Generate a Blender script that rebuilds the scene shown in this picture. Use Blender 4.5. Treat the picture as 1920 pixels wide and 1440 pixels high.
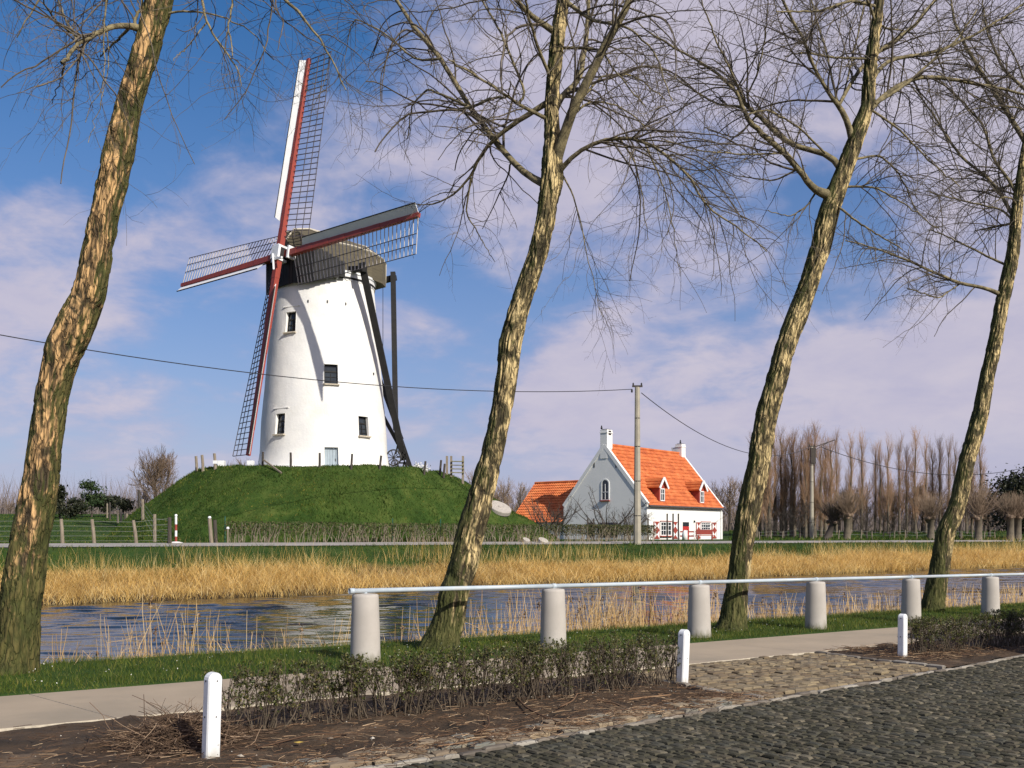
import bpy, math, random
import numpy as np
from mathutils import Vector, Matrix
R_ = math.radians
random.seed(7); rng = np.random.default_rng(7)
for o in list(bpy.data.objects): bpy.data.objects.remove(o)
scene = bpy.context.scene
col = scene.collection

# ------------------------------------------------------------------ camera, light, exposure
F, EYE = 1850.0, 1.8                       # focal length in photo pixels, eye height
cam_d = bpy.data.cameras.new('camera'); cam = bpy.data.objects.new('camera', cam_d); col.objects.link(cam)
cam_d.sensor_width = 36; cam_d.lens = 36*F/1920; cam_d.shift_y = 280/1920
cam_d.clip_start = .1; cam_d.clip_end = 8000
cam.location = (0, 0, EYE); cam.rotation_euler = (R_(90), 0, 0)
scene.camera = cam

SUN_AZ, SUN_EL = 141.0, 33.0               # clockwise from +Y
s_h = Vector((math.sin(R_(SUN_AZ)), math.cos(R_(SUN_AZ)), 0))
s_dir = (s_h*math.cos(R_(SUN_EL)) + Vector((0,0,math.sin(R_(SUN_EL))))).normalized()
sun_d = bpy.data.lights.new('sun', 'SUN'); sun = bpy.data.objects.new('sun', sun_d); col.objects.link(sun)
sun_d.energy = 5.0; sun_d.angle = R_(.5); sun_d.color = (1, .945, .84)
sun.rotation_euler = (-s_dir).to_track_quat('-Z', 'Y').to_euler(); sun.location = (30, -30, 60)

world = bpy.data.worlds.new('World'); scene.world = world; world.use_nodes = True
def build_world():
    nt = world.node_tree; N = nt.nodes; L = nt.links; N.clear()
    out = N.new('ShaderNodeOutputWorld'); bg = N.new('ShaderNodeBackground'); bg.inputs[1].default_value = .108
    sky = N.new('ShaderNodeTexSky'); sky.sky_type = 'NISHITA'; sky.sun_disc = False
    sky.sun_elevation = R_(SUN_EL); sky.sun_rotation = R_(SUN_AZ); sky.air_density = 1.1; sky.dust_density = .35; sky.ozone_density = 4.0
    hs = N.new('ShaderNodeHueSaturation'); hs.inputs['Saturation'].default_value = 1.42; hs.inputs['Value'].default_value = .90
    L.new(sky.outputs[0], hs.inputs['Color'])
    tc = N.new('ShaderNodeTexCoord'); sp = N.new('ShaderNodeSeparateXYZ'); L.new(tc.outputs['Generated'], sp.inputs[0])
    def m(op, a, b=None, c=None, clamp=False):
        n = N.new('ShaderNodeMath'); n.operation = op; n.use_clamp = clamp
        for i, v in enumerate((a, b, c)):
            if v is None: continue
            if isinstance(v, (int, float)): n.inputs[i].default_value = v
            else: L.new(v, n.inputs[i])
        return n.outputs[0]
    x, y, z = sp.outputs
    # warmer, paler air towards the horizon
    zc = m('MAXIMUM', z, 0.0)
    hz = m('POWER', m('SUBTRACT', 1.0, zc, clamp=True), 3.3)
    hm = N.new('ShaderNodeMixRGB'); hm.inputs['Color2'].default_value = (3.75, 3.55, 5.9, 1)
    L.new(m('MULTIPLY', hz, .85), hm.inputs['Fac']); L.new(hs.outputs[0], hm.inputs['Color1'])
    # clouds on a flat layer seen from below
    den = m('ADD', zc, .30)
    cx = m('DIVIDE', x, den); cy = m('DIVIDE', y, den)
    cv = N.new('ShaderNodeCombineXYZ'); L.new(cx, cv.inputs[0]); L.new(cy, cv.inputs[1])
    def noise(scale, detail, rough, off):
        mp = N.new('ShaderNodeMapping'); mp.inputs['Location'].default_value = off; L.new(cv.outputs[0], mp.inputs[0])
        n = N.new('ShaderNodeTexNoise'); n.inputs['Scale'].default_value = scale; n.inputs['Detail'].default_value = detail
        n.inputs['Roughness'].default_value = rough; n.inputs['Distortion'].default_value = .25; L.new(mp.outputs[0], n.inputs['Vector']); return n.outputs[0]
    n1 = noise(1.75, 7, .54, (3.1, 1.7, 0)); n2 = noise(.62, 3, .5, (9.3, 4.4, 0)); n3 = noise(6.5, 5, .6, (1.2, 7.7, 3))
    base = m('ADD', m('MULTIPLY', n1, .62), m('MULTIPLY', n2, .42))
    # the weather front: cover grows towards +X
    cover = m('ADD', m('ADD', base, .055), m('MULTIPLY', x, .24)); cover = m('ADD', cover, m('MULTIPLY', m('SUBTRACT', n3, .5), .20))
    band = m('EXPONENT', m('MULTIPLY', m('POWER', m('DIVIDE', m('SUBTRACT', z, .19), .10), 2.0), -1.0))
    cover = m('ADD', cover, m('MULTIPLY', m('MULTIPLY', m('MAXIMUM', m('MULTIPLY', x, -1.0), 0.0), .42), band))
    mr = N.new('ShaderNodeMapRange'); mr.interpolation_type = 'SMOOTHSTEP'
    mr.inputs['From Min'].default_value = .485; mr.inputs['From Max'].default_value = .625; L.new(cover, mr.inputs['Value'])
    fac = m('MULTIPLY', mr.outputs[0], .86)
    fade = N.new('ShaderNodeMapRange'); fade.inputs['From Min'].default_value = .005; fade.inputs['From Max'].default_value = .11; L.new(z, fade.inputs['Value'])
    fac = m('MULTIPLY', fac, m('ADD', m('MULTIPLY', fade.outputs[0], .8), .2), clamp=True)
    cc = N.new('ShaderNodeValToRGB'); L.new(m('ADD', m('MULTIPLY', mr.outputs[0], .55), m('MULTIPLY', m('SUBTRACT', n3, .28), 1.1), clamp=True), cc.inputs[0])
    cc.color_ramp.elements[0].color = (3.7, 3.65, 5.5, 1); cc.color_ramp.elements[1].color = (5.9, 5.35, 6.15, 1)
    mx = N.new('ShaderNodeMixRGB'); L.new(fac, mx.inputs['Fac']); L.new(hm.outputs[0], mx.inputs['Color1']); L.new(cc.outputs[0], mx.inputs['Color2'])
    L.new(mx.outputs[0], bg.inputs[0]); L.new(bg.outputs[0], out.inputs[0])
build_world()
vs = scene.view_settings; vs.view_transform = 'Standard'; vs.look = 'None'; vs.exposure = 0; vs.gamma = 1; vs.use_curve_mapping = False
scene.cycles.max_bounces = 6; scene.cycles.caustics_reflective = False; scene.cycles.caustics_refractive = False

# ------------------------------------------------------------------ places
def P(px, py, D): return Vector(((px-960)/F*D, D, EYE+(1000-py)*D/F))   # design point on the ground plan
UX, UY = .807, .591                        # direction of the canal
def AB(a, b, z=0.0): return Vector((-2.066+UX*a-UY*b, 13.9+UY*a+UX*b, z))
def to_ab(X, Y): rx, ry = X+2.066, Y-13.9; return rx*UX+ry*UY, -rx*UY+ry*UX
def znear(a): return -.0118*np.clip(a, -12, 22)
def sstep(x, a, b): t = np.clip((x-a)/(b-a), 0, 1); return t*t*(3-2*t)
WZ = -.6
ZR = 1.36
def road_z(a): return ZR - .0022*np.clip(a, -60, 120)
def road_edge(a): return np.minimum(-5.47+.09*a, -4.62)
def hfun(X, Y):
    X = np.asarray(X, float); Y = np.asarray(Y, float)
    a, b = to_ab(X, Y)
    zn = znear(a) - .05*sstep(-b, .70, .74)
    z = zn + (-1.4-zn)*sstep(b, 2.0, 4.2)
    zf = road_z(a)
    z = z + (-1.4-z)*sstep(b, 4, 6)
    bank = -1.4 + .8*sstep(b, 22.2, 23.9) + (zf-.18+.6)*np.clip((b-23.7)/7.2, 0, 1)**.8*(b>23.7)
    z = np.where(b > 12, bank, z)
    z = np.where(b > 31.4, zf-.03-.13*(1-np.clip((b-31.75)/2.65, 0, 1)), z)
    r = X/np.maximum(Y, 1)
    lf = 1-sstep(r, -.36, -.10)
    far = sstep(Y, 55, 135)*3.1*lf + sstep(Y, 108, 150)*1.05*(1-lf)
    z = np.where(b > 34.6, zf-.03 + far*sstep(b, 35, 50), z)
    return z

# ------------------------------------------------------------------ numpy noise
def _h(i, j, k):
    n = (i*73856093) ^ (j*19349663) ^ (k*83492791)
    n = (n ^ (n >> 13))*1274126177 & 0x7fffffff
    return ((n ^ (n >> 16)) & 0xffff)/65535.0
def vnoise(p):
    p = np.asarray(p, float); i = np.floor(p).astype(np.int64); f = p-i; f = f*f*(3-2*f); r = 0
    for dx in (0, 1):
        for dy in (0, 1):
            for dz in (0, 1):
                w = (f[..., 0] if dx else 1-f[..., 0])*(f[..., 1] if dy else 1-f[..., 1])*(f[..., 2] if dz else 1-f[..., 2])
                r = r + w*_h(i[..., 0]+dx, i[..., 1]+dy, i[..., 2]+dz)
    return r
def fbm(p, o=3):
    p = np.asarray(p, float); s = 0; w = .5; t = 0
    for _ in range(o): s = s+w*vnoise(p); t += w; p = p*2.03+11.7; w *= .5
    return s/t

# ------------------------------------------------------------------ materials
def new_mat(name):
    m = bpy.data.materials.new(name); m.use_nodes = True; nt = m.node_tree
    return m, nt, nt.nodes['Principled BSDF']
def nmath(nt, op, a, b=None, clamp=False):
    n = nt.nodes.new('ShaderNodeMath'); n.operation = op; n.use_clamp = clamp
    for i, v in enumerate((a, b)):
        if v is None: continue
        if isinstance(v, (int, float)): n.inputs[i].default_value = v
        else: nt.links.new(v, n.inputs[i])
    return n.outputs[0]
def coords(nt, scale=(1, 1, 1), kind='Object', rot=(0, 0, 0)):
    tc = nt.nodes.new('ShaderNodeTexCoord'); mp = nt.nodes.new('ShaderNodeMapping')
    mp.inputs['Scale'].default_value = scale; mp.inputs['Rotation'].default_value = rot
    if kind == 'World':
        g = nt.nodes.new('ShaderNodeNewGeometry'); nt.links.new(g.outputs['Position'], mp.inputs[0])
    else: nt.links.new(tc.outputs[kind], mp.inputs[0])
    return mp.outputs[0]
def noise_n(nt, vec, scale, detail=4, rough=.55, dist=0.0):
    n = nt.nodes.new('ShaderNodeTexNoise'); n.inputs['Scale'].default_value = scale; n.inputs['Detail'].default_value = detail
    n.inputs['Roughness'].default_value = rough; n.inputs['Distortion'].default_value = dist
    nt.links.new(vec, n.inputs['Vector']); return n.outputs[0]
def ramp(nt, fac, stops):
    r = nt.nodes.new('ShaderNodeValToRGB'); nt.links.new(fac, r.inputs[0]); e = r.color_ramp.elements
    while len(e) < len(stops): e.new(.5)
    for q, (p, c) in zip(e, stops): q.position = p; q.color = (*c, 1) if len(c) == 3 else c
    return r.outputs[0]
def mixc(nt, fac, a, b, mode='MIX'):
    n = nt.nodes.new('ShaderNodeMixRGB'); n.blend_type = mode
    for i, v in enumerate((fac, a, b)):
        if isinstance(v, (int, float)): n.inputs[i].default_value = v
        elif isinstance(v, tuple): n.inputs[i].default_value = (*v, 1)
        else: nt.links.new(v, n.inputs[i])
    return n.outputs[0]
def bump(nt, bs, h, strength=.4, dist=.02):
    b = nt.nodes.new('ShaderNodeBump'); b.inputs['Strength'].default_value = strength; b.inputs['Distance'].default_value = dist
    nt.links.new(h, b.inputs['Height']); nt.links.new(b.outputs[0], bs.inputs['Normal'])
def rand_fac(nt):
    g = nt.nodes.new('ShaderNodeNewGeometry'); o = nt.nodes.new('ShaderNodeObjectInfo')
    return nmath(nt, 'FRACT', nmath(nt, 'ADD', g.outputs['Random Per Island'], o.outputs['Random']))
def simple(name, c1, c2=None, scale=3, rough=.8, bstr=.3, bdist=.01, detail=5, stretch=(1, 1, 1), bscale=None, metal=0, spec=.4, kind='Object', dirt=None):
    m, nt, bs = new_mat(name); c2 = c2 or tuple(v*.8 for v in c1)
    v = coords(nt, stretch, kind)
    n = noise_n(nt, v, scale, detail)
    c = ramp(nt, n, [(.34, c2), (.66, c1)])
    if dirt:
        n2 = noise_n(nt, v, scale*.35, 6, .65); f = ramp(nt, n2, [(.52, (0, 0, 0)), (.68, (1, 1, 1))]); c = mixc(nt, f, c, dirt)
    nt.links.new(c, bs.inputs['Base Color']); bs.inputs['Roughness'].default_value = rough; bs.inputs['Metallic'].default_value = metal
    bs.inputs['Specular IOR Level'].default_value = spec
    if bstr: bump(nt, bs, noise_n(nt, v, bscale or scale*4, 5, .6), bstr, bdist)
    return m
def island(name, stops, rough=.8, spec=.3, trans=0.0, bstr=0, bscale=40, patch=None):
    m, nt, bs = new_mat(name)
    c = ramp(nt, rand_fac(nt), stops)
    if patch:
        pv = coords(nt, (1, 1, 1), 'World'); c = mixc(nt, patch[1], c, ramp(nt, noise_n(nt, pv, patch[0], 6, .65), [(.34, patch[2]), (.52, (1, 1, 1)), (.70, patch[3])]), 'MULTIPLY')
    if bstr:
        v = coords(nt, (1, 1, 1), 'World'); c = mixc(nt, .35, c, ramp(nt, noise_n(nt, v, bscale*.5, 4), [(.3, (.3, .3, .3)), (.7, (1, 1, 1))]), 'MULTIPLY'); bump(nt, bs, noise_n(nt, v, bscale, 4), bstr, .006)
    nt.links.new(c, bs.inputs['Base Color']); bs.inputs['Roughness'].default_value = rough; bs.inputs['Specular IOR Level'].default_value = spec
    if trans:
        t = nt.nodes.new('ShaderNodeBsdfTranslucent'); mx = nt.nodes.new('ShaderNodeMixShader'); mx.inputs[0].default_value = trans
        nt.links.new(c, t.inputs[0]); nt.links.new(bs.outputs[0], mx.inputs[1]); nt.links.new(t.outputs[0], mx.inputs[2])
        nt.links.new(mx.outputs[0], nt.nodes['Material Output'].inputs[0])
    return m

M = {}
M['plaster'] = simple('whitewash', (.86, .84, .80), (.78, .77, .75), 1.2, .85, .5, .03, bscale=7, dirt=(.74, .72, .66))
M['plaster_house'] = simple('house_whitewash', (.84, .83, .80), (.78, .78, .76), .8, .85, .25, .02, bscale=5)
M['white_paint'] = simple('white_paint', (.84, .85, .86), (.76, .77, .78), 6, .45, .15, .004, dirt=(.62, .62, .58))
M['white_board'] = simple('white_board', (.87, .87, .86), (.80, .80, .80), 2, .5, .1, .01)
M['red_paint'] = simple('red_paint', (.34, .055, .035), (.25, .045, .035), 1.5, .6, .2, .01)
M['dark_wood'] = simple('tarred_wood', (.014, .013, .013), (.008, .008, .008), 3, .7, .4, .01)
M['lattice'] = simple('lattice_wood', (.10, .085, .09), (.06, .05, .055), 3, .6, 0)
M['lattice_lit'] = simple('lattice_lit_wood', (.55, .50, .46), (.42, .38, .36), 3, .6, 0)  # paler copy of the lattice wood, its sunlit look put into the colour
M['cap_wood'] = simple('cap_shingle', (.125, .105, .066), (.085, .072, .046), 2.0, .75, .4, .02, stretch=(.6, .6, 4), bscale=14)
M['cream'] = simple('cream_trim', (.66, .60, .47), (.55, .50, .40), 3, .6, 0)
M['glass'] = simple('window_glass', (.03, .04, .05), (.02, .025, .03), 3, .08, 0, spec=.6)
M['iron'] = simple('black_iron', (.02, .02, .022), (.03, .028, .026), 4, .5, 0)
M['door_grey'] = simple('grey_blue_door', (.36, .42, .47), (.28, .34, .38), 2.5, .7, .2, .01, stretch=(6, 6, .4))
M['concrete'] = simple('post_concrete', (.48, .445, .405), (.40, .37, .335), 2.2, .8, .25, .006, bscale=40, dirt=(.40, .385, .35))
M['pole_concrete'] = simple('pole_concrete', (.42, .38, .30), (.33, .30, .24), 2, .8, .2, .01, bscale=20)
M['rail'] = simple('rail_paint', (.48, .55, .61), (.42, .49, .55), 5, .35, .05, .002, dirt=(.5, .52, .52))
M['slab'] = simple('slab_concrete', (.40, .32, .23), (.34, .275, .20), 1.1, .85, .35, .004, bscale=90, kind='World', detail=9, dirt=(.30, .25, .185))
M['slab_edge'] = simple('worn_edge', (.60, .53, .42), (.42, .37, .29), 14, .9, .6, .01, bscale=60, kind='World')
M['soil'] = simple('soil', (.080, .048, .025), (.032, .021, .012), 3.2, .95, .9, .03, bscale=26, kind='World', detail=9, dirt=(.15, .10, .06))
M['kerb'] = island('kerb_stone', [(0, (.12, .10, .08)), (.5, (.22, .19, .155)), (1, (.36, .33, .28))], .7, .4, bstr=.4, bscale=30)
M['sett_dark'] = island('basalt_sett', [(0, (.042, .039, .026)), (.35, (.074, .069, .048)), (.6, (.098, .084, .058)), (.85, (.068, .068, .055)), (1, (.18, .155, .11))], .8, .14, bstr=.6, bscale=55)
M['sett_brown'] = island('porphyry_sett', [(0, (.14, .10, .062)), (.35, (.23, .175, .105)), (.7, (.18, .145, .10)), (1, (.31, .24, .14))], .8, .3, bstr=.6, bscale=45)
M['gutter'] = island('gutter_stone', [(0, (.20, .15, .10)), (.4, (.27, .21, .145)), (.7, (.19, .19, .165)), (1, (.34, .26, .165))], .8, .3, bstr=.5, bscale=35)
M['joint'] = simple('joint_sand', (.055, .045, .034), (.03, .026, .02), 9, .95, .6, .02, kind='World')
M['joint_brown'] = simple('joint_earth', (.11, .078, .05), (.06, .045, .03), 9, .95, .6, .02, kind='World')
M['asphalt'] = simple('lane_asphalt', (.36, .33, .30), (.29, .27, .245), .6, .8, .1, .01, kind='World')
M['grass_blade'] = island('grass_blades', [(0, (.045, .080, .010)), (.4, (.085, .130, .015)), (.75, (.135, .17, .026)), (1, (.25, .22, .06))], .6, .25, .3, patch=(1.3, .8, (.55, .65, .6), (1.6, 1.35, 1.2)))
M['grass_far'] = island('far_grass_tufts', [(0, (.028, .064, .011)), (.5, (.052, .100, .016)), (.85, (.088, .130, .025)), (1, (.16, .155, .04))], .75, .12, .2, patch=(.38, 1.0, (.42, .50, .45), (2.3, 1.65, 1.5)))
M['straw'] = island('dry_reed', [(0, (.40, .25, .075)), (.35, (.72, .48, .15)), (.7, (.86, .62, .24)), (1, (.92, .76, .42))], .7, .2, .3, patch=(.5, .8, (.74, .68, .58), (1.12, 1.12, 1.1)))
M['straw_near'] = island('dry_reed_stems', [(0, (.40, .25, .10)), (.5, (.68, .45, .20)), (1, (.78, .60, .34))], .7, .2, .2)
M['litter'] = island('dead_twigs', [(0, (.06, .036, .024)), (.45, (.13, .075, .045)), (.8, (.26, .16, .09)), (1, (.55, .40, .25))], .8, .2)
M['hedge_leaf'] = island('hedge_leaves', [(0, (.030, .036, .010)), (.5, (.068, .082, .018)), (.85, (.12, .13, .028)), (1, (.22, .17, .06))], .5, .4, .15)
M['hedge_stem'] = simple('hedge_stem', (.125, .095, .065), (.060, .046, .032), 30, .8, 0, kind='World')
M['pine'] = island('pine_needles', [(0, (.020, .038, .014)), (.6, (.035, .06, .022)), (1, (.06, .085, .03))], .7, .2)
M['dark_leaf'] = island('evergreen_leaves', [(0, (.012, .016, .008)), (.6, (.022, .028, .012)), (1, (.045, .045, .02))], .6, .3)
M['pebble'] = island('pebbles', [(0, (.20, .16, .12)), (.6, (.42, .37, .30)), (1, (.68, .64, .56))], .8, .3)
M['daisy'] = island('daisy_petals', [(0, (.7, .7, .65)), (1, (.85, .85, .82))], .7, .2)
M['twig'] = simple('twig_bark', (.15, .12, .085), (.075, .06, .045), 5, .75, 0, kind='World')
M['poplar'] = simple('poplar_twigs', (.40, .245, .145), (.26, .165, .10), .5, .85, 0, kind='World')
M['poplar_trunk'] = simple('poplar_trunk', (.16, .13, .09), (.09, .075, .055), 2, .85, .3, .02)
M['bare'] = simple('bare_twigs', (.25, .175, .12), (.16, .115, .08), .4, .85, 0, kind='World')
M['bare_dark'] = simple('bare_dark_twigs', (.085, .068, .055), (.055, .045, .038), .8, .85, 0, kind='World')
M['post_wood'] = simple('weathered_post', (.30, .25, .19), (.19, .155, .115), 7, .85, .4, .01, stretch=(3, 3, .5))
M['post_dark'] = simple('dark_post', (.075, .062, .052), (.045, .038, .032), 7, .85, .4, .01, stretch=(3, 3, .5))
M['stone_wheel'] = simple('millstone', (.46, .42, .37), (.36, .33, .29), 5, .85, .4, .02)
M['lichen_wood'] = simple('lichen_board', (.25, .24, .12), (.16, .15, .08), 5, .85, .4, .01)
M['wire'] = simple('wire', (.03, .03, .035), None, 1, .5, 0)
M['fence_wire'] = simple('fence_wire', (.30, .31, .28), None, 1, .5, 0)
M['brown_hedge'] = island('far_hedge_twigs', [(0, (.040, .055, .020)), (.5, (.070, .085, .03)), (1, (.15, .12, .06))], .8, .2)
M['tile'] = None

def mat_tile():
    m, nt, bs = new_mat('pantile'); v = coords(nt, (1, 1, 1), 'World')
    n = noise_n(nt, v, 1.1, 6, .6); n2 = noise_n(nt, v, 7, 3, .5)
    c = ramp(nt, n, [(.30, (.40, .085, .024)), (.5, (.58, .150, .040)), (.72, (.66, .23, .075))])
    c = mixc(nt, ramp(nt, n2, [(.56, (0, 0, 0)), (.75, (.65, .65, .65))]), c, (.27, .085, .03))
    nt.links.new(c, bs.inputs['Base Color']); bs.inputs['Roughness'].default_value = .75
    return m
M['tile'] = mat_tile()

def mat_ground():
    m, nt, bs = new_mat('ground_turf')
    g = nt.nodes.new('ShaderNodeNewGeometry'); sp = nt.nodes.new('ShaderNodeSeparateXYZ'); nt.links.new(g.outputs['Position'], sp.inputs[0])
    v = coords(nt, (1, 1, 1), 'World')
    # b = distance from the railing line, across the canal
    b = nmath(nt, 'ADD', nmath(nt, 'MULTIPLY', nmath(nt, 'ADD', sp.outputs[0], 2.066), -UY), nmath(nt, 'MULTIPLY', nmath(nt, 'SUBTRACT', sp.outputs[1], 13.9), UX))
    nb = noise_n(nt, v, .9, 5, .6); bb = nmath(nt, 'ADD', b, nmath(nt, 'MULTIPLY', nmath(nt, 'SUBTRACT', nb, .5), 2.2))
    n = noise_n(nt, v, .35, 8, .62); n2 = noise_n(nt, v, 3.0, 6, .6)
    green = ramp(nt, n, [(.32, (.020, .046, .010)), (.5, (.034, .068, .014)), (.68, (.062, .095, .022))])
    green = mixc(nt, ramp(nt, n2, [(.55, (0, 0, 0)), (.8, (.5, .5, .5))]), green, (.10, .105, .035))
    straw = ramp(nt, n2, [(.3, (.16, .095, .035)), (.7, (.36, .24, .10))])
    mud = (.05, .035, .022)
    def bandf(x, lo, hi):
        r = nt.nodes.new('ShaderNodeMapRange'); r.inputs['From Min'].default_value = lo; r.inputs['From Max'].default_value = hi; nt.links.new(x, r.inputs['Value']); return r.outputs[0]
    c = mixc(nt, bandf(bb, 1.9, 2.6), green, mud)
    c = mixc(nt, bandf(b, 23.9, 24.4), c, straw)
    c = mixc(nt, bandf(bb, 26.2, 27.6), c, green)
    # hedge soil beyond the lane
    f = nmath(nt, 'MULTIPLY', bandf(b, 34.4, 34.7), nmath(nt, 'SUBTRACT', 1.0, bandf(bb, 36.6, 37.6)), clamp=True)
    left = bandf(sp.outputs[0], -22.0, -19.0)
    f = nmath(nt, 'MULTIPLY', f, left, clamp=True)
    c = mixc(nt, f, c, (.075, .05, .033))
    nt.links.new(c, bs.inputs['Base Color']); bs.inputs['Roughness'].default_value = .95; bs.inputs['Specular IOR Level'].default_value = .1
    bump(nt, bs, noise_n(nt, v, 5, 6, .7), .8, .08)
    return m
M['ground'] = mat_ground()

def mat_mound():
    m, nt, bs = new_mat('mound_turf'); v = coords(nt, (1, 1, 1), 'World')
    n = noise_n(nt, v, .9, 8, .65); n2 = noise_n(nt, v, .25, 4, .5)
    c = ramp(nt, n, [(.30, (.018, .042, .009)), (.5, (.042, .080, .016)), (.7, (.095, .125, .030))])
    c = mixc(nt, ramp(nt, n2, [(.45, (0, 0, 0)), (.75, (.5, .5, .5))]), c, (.075, .105, .022))
    nt.links.new(c, bs.inputs['Base Color']); bs.inputs['Roughness'].default_value = .95; bs.inputs['Specular IOR Level'].default_value = .1
    bump(nt, bs, noise_n(nt, v, 2.2, 7, .7), 1.0, .22)
    return m
M['mound'] = mat_mound()

def mat_water():
    m, nt, bs = new_mat('canal_water')
    bs.inputs['Base Color'].default_value = (.018, .020, .017, 1); bs.inputs['Roughness'].default_value = .05
    bs.inputs['IOR'].default_value = 1.33; bs.inputs['Specular IOR Level'].default_value = .35
    rot = math.atan2(UY, UX)
    g = nt.nodes.new('ShaderNodeNewGeometry')
    def mp(sx, sy, r):
        q = nt.nodes.new('ShaderNodeMapping'); q.vector_type = 'POINT'; q.inputs['Rotation'].default_value = (0, 0, r); q.inputs['Scale'].default_value = (sx, sy, 1)
        nt.links.new(g.outputs['Position'], q.inputs[0]); return q.outputs[0]
    w1 = noise_n(nt, mp(.55, 2.3, -.12), 1.3, 4, .55, .4)
    w2 = noise_n(nt, mp(1.3, 4.5, .1), 2.2, 4, .6, .2)
    w3 = noise_n(nt, mp(.12, .3, -.3), 1, 2, .5)
    h = nmath(nt, 'ADD', nmath(nt, 'MULTIPLY', w1, .8), nmath(nt, 'MULTIPLY', w2, .22)); h = nmath(nt, 'MULTIPLY', h, nmath(nt, 'ADD', w3, .35))
    bump(nt, bs, h, .5, .03)
    return m
M['water'] = mat_water()

def mat_bark(name, tan, tan2, brown, moss_amt, seed, plate=.5, rim=0.0):
    m, nt, bs = new_mat(name)
    v = coords(nt, (1, 1, .22)); vp = coords(nt, (1, 1, .45)); v0 = coords(nt, (1, 1, 1))
    big = noise_n(nt, vp, 5.0, 5, .62, .9); mid = noise_n(nt, v, 14, 6, .7, .3)
    vor = nt.nodes.new('ShaderNodeTexVoronoi'); vor.feature = 'DISTANCE_TO_EDGE'; vor.inputs['Scale'].default_value = 17
    wv = mixc(nt, .12, v, noise_n(nt, v, 9, 3)); nt.links.new(wv, vor.inputs['Vector'])
    crack = ramp(nt, vor.outputs['Distance'], [(.0, (0, 0, 0)), (.10, (1, 1, 1))])
    c = ramp(nt, mid, [(.26, brown), (.40, tan2), (.56, tan)])
    dark = ramp(nt, mid, [(.35, tuple(x*.55 for x in brown)), (.7, tuple(x*1.35 for x in brown))])
    plates = ramp(nt, big, [(plate-.06, (0, 0, 0)), (plate+.045, (1, 1, 1))])
    # furrows that the mesh carries as an attribute
    at = nt.nodes.new('ShaderNodeAttribute'); at.attribute_name = 'furrow'
    c = mixc(nt, plates, dark, c)
    c = mixc(nt, nmath(nt, 'MULTIPLY', nmath(nt, 'SUBTRACT', 1.0, crack), .8), c, (.035, .026, .018))
    c = mixc(nt, nmath(nt, 'MULTIPLY', at.outputs['Fac'], .85), c, (.030, .024, .016))
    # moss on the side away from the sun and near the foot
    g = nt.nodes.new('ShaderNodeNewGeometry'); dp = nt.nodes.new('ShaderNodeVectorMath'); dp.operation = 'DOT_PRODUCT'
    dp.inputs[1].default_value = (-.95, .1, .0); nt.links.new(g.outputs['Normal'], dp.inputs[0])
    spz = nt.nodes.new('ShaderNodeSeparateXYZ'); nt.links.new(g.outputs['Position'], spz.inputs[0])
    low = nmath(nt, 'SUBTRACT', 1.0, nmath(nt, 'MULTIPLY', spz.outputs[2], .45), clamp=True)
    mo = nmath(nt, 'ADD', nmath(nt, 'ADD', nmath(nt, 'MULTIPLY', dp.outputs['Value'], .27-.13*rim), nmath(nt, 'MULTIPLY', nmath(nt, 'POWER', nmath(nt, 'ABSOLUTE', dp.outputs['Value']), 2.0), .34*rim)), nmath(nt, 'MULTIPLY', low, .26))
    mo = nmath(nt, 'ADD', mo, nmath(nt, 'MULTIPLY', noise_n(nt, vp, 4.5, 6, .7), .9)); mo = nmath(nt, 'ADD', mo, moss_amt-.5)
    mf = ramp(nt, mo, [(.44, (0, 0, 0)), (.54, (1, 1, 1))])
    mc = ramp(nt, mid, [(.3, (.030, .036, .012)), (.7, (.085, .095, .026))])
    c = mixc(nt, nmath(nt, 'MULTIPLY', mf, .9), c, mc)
    nt.links.new(c, bs.inputs['Base Color']); bs.inputs['Roughness'].default_value = .85; bs.inputs['Specular IOR Level'].default_value = .2
    hh = nmath(nt, 'ADD', nmath(nt, 'MULTIPLY', mid, .6), nmath(nt, 'MULTIPLY', crack, .55)); hh = nmath(nt, 'ADD', hh, nmath(nt, 'MULTIPLY', plates, .35))
    bump(nt, bs, hh, .9, .022)
    return m
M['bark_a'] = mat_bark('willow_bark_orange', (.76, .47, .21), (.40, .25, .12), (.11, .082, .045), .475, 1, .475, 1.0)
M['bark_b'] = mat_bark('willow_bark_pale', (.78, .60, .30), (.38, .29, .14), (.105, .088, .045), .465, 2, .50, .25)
M['bark_limb'] = simple('limb_bark', (.30, .245, .13), (.075, .062, .035), 9, .85, .7, .02, kind='World')

def foot_dirt(m, h, colr, amt=.8):
    nt = m.node_tree; bs = nt.nodes['Principled BSDF']; src = bs.inputs['Base Color'].links[0].from_socket
    v = coords(nt); sp = nt.nodes.new('ShaderNodeSeparateXYZ'); nt.links.new(v, sp.inputs[0])
    o = nt.nodes.new('ShaderNodeObjectInfo'); n = noise_n(nt, coords(nt, (1, 1, .25), 'World'), 14, 5, .6)
    f = nmath(nt, 'SUBTRACT', 1.0, nmath(nt, 'DIVIDE', nmath(nt, 'SUBTRACT', sp.outputs[2], nmath(nt, 'MULTIPLY', nmath(nt, 'SUBTRACT', n, .5), h*2.2)), h), clamp=True)
    nt.links.new(mixc(nt, nmath(nt, 'MULTIPLY', f, amt), src, colr), bs.inputs['Base Color'])
foot_dirt(M['concrete'], .16, (.17, .155, .10)); foot_dirt(M['white_paint'], .10, (.30, .26, .18), .6)
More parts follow.
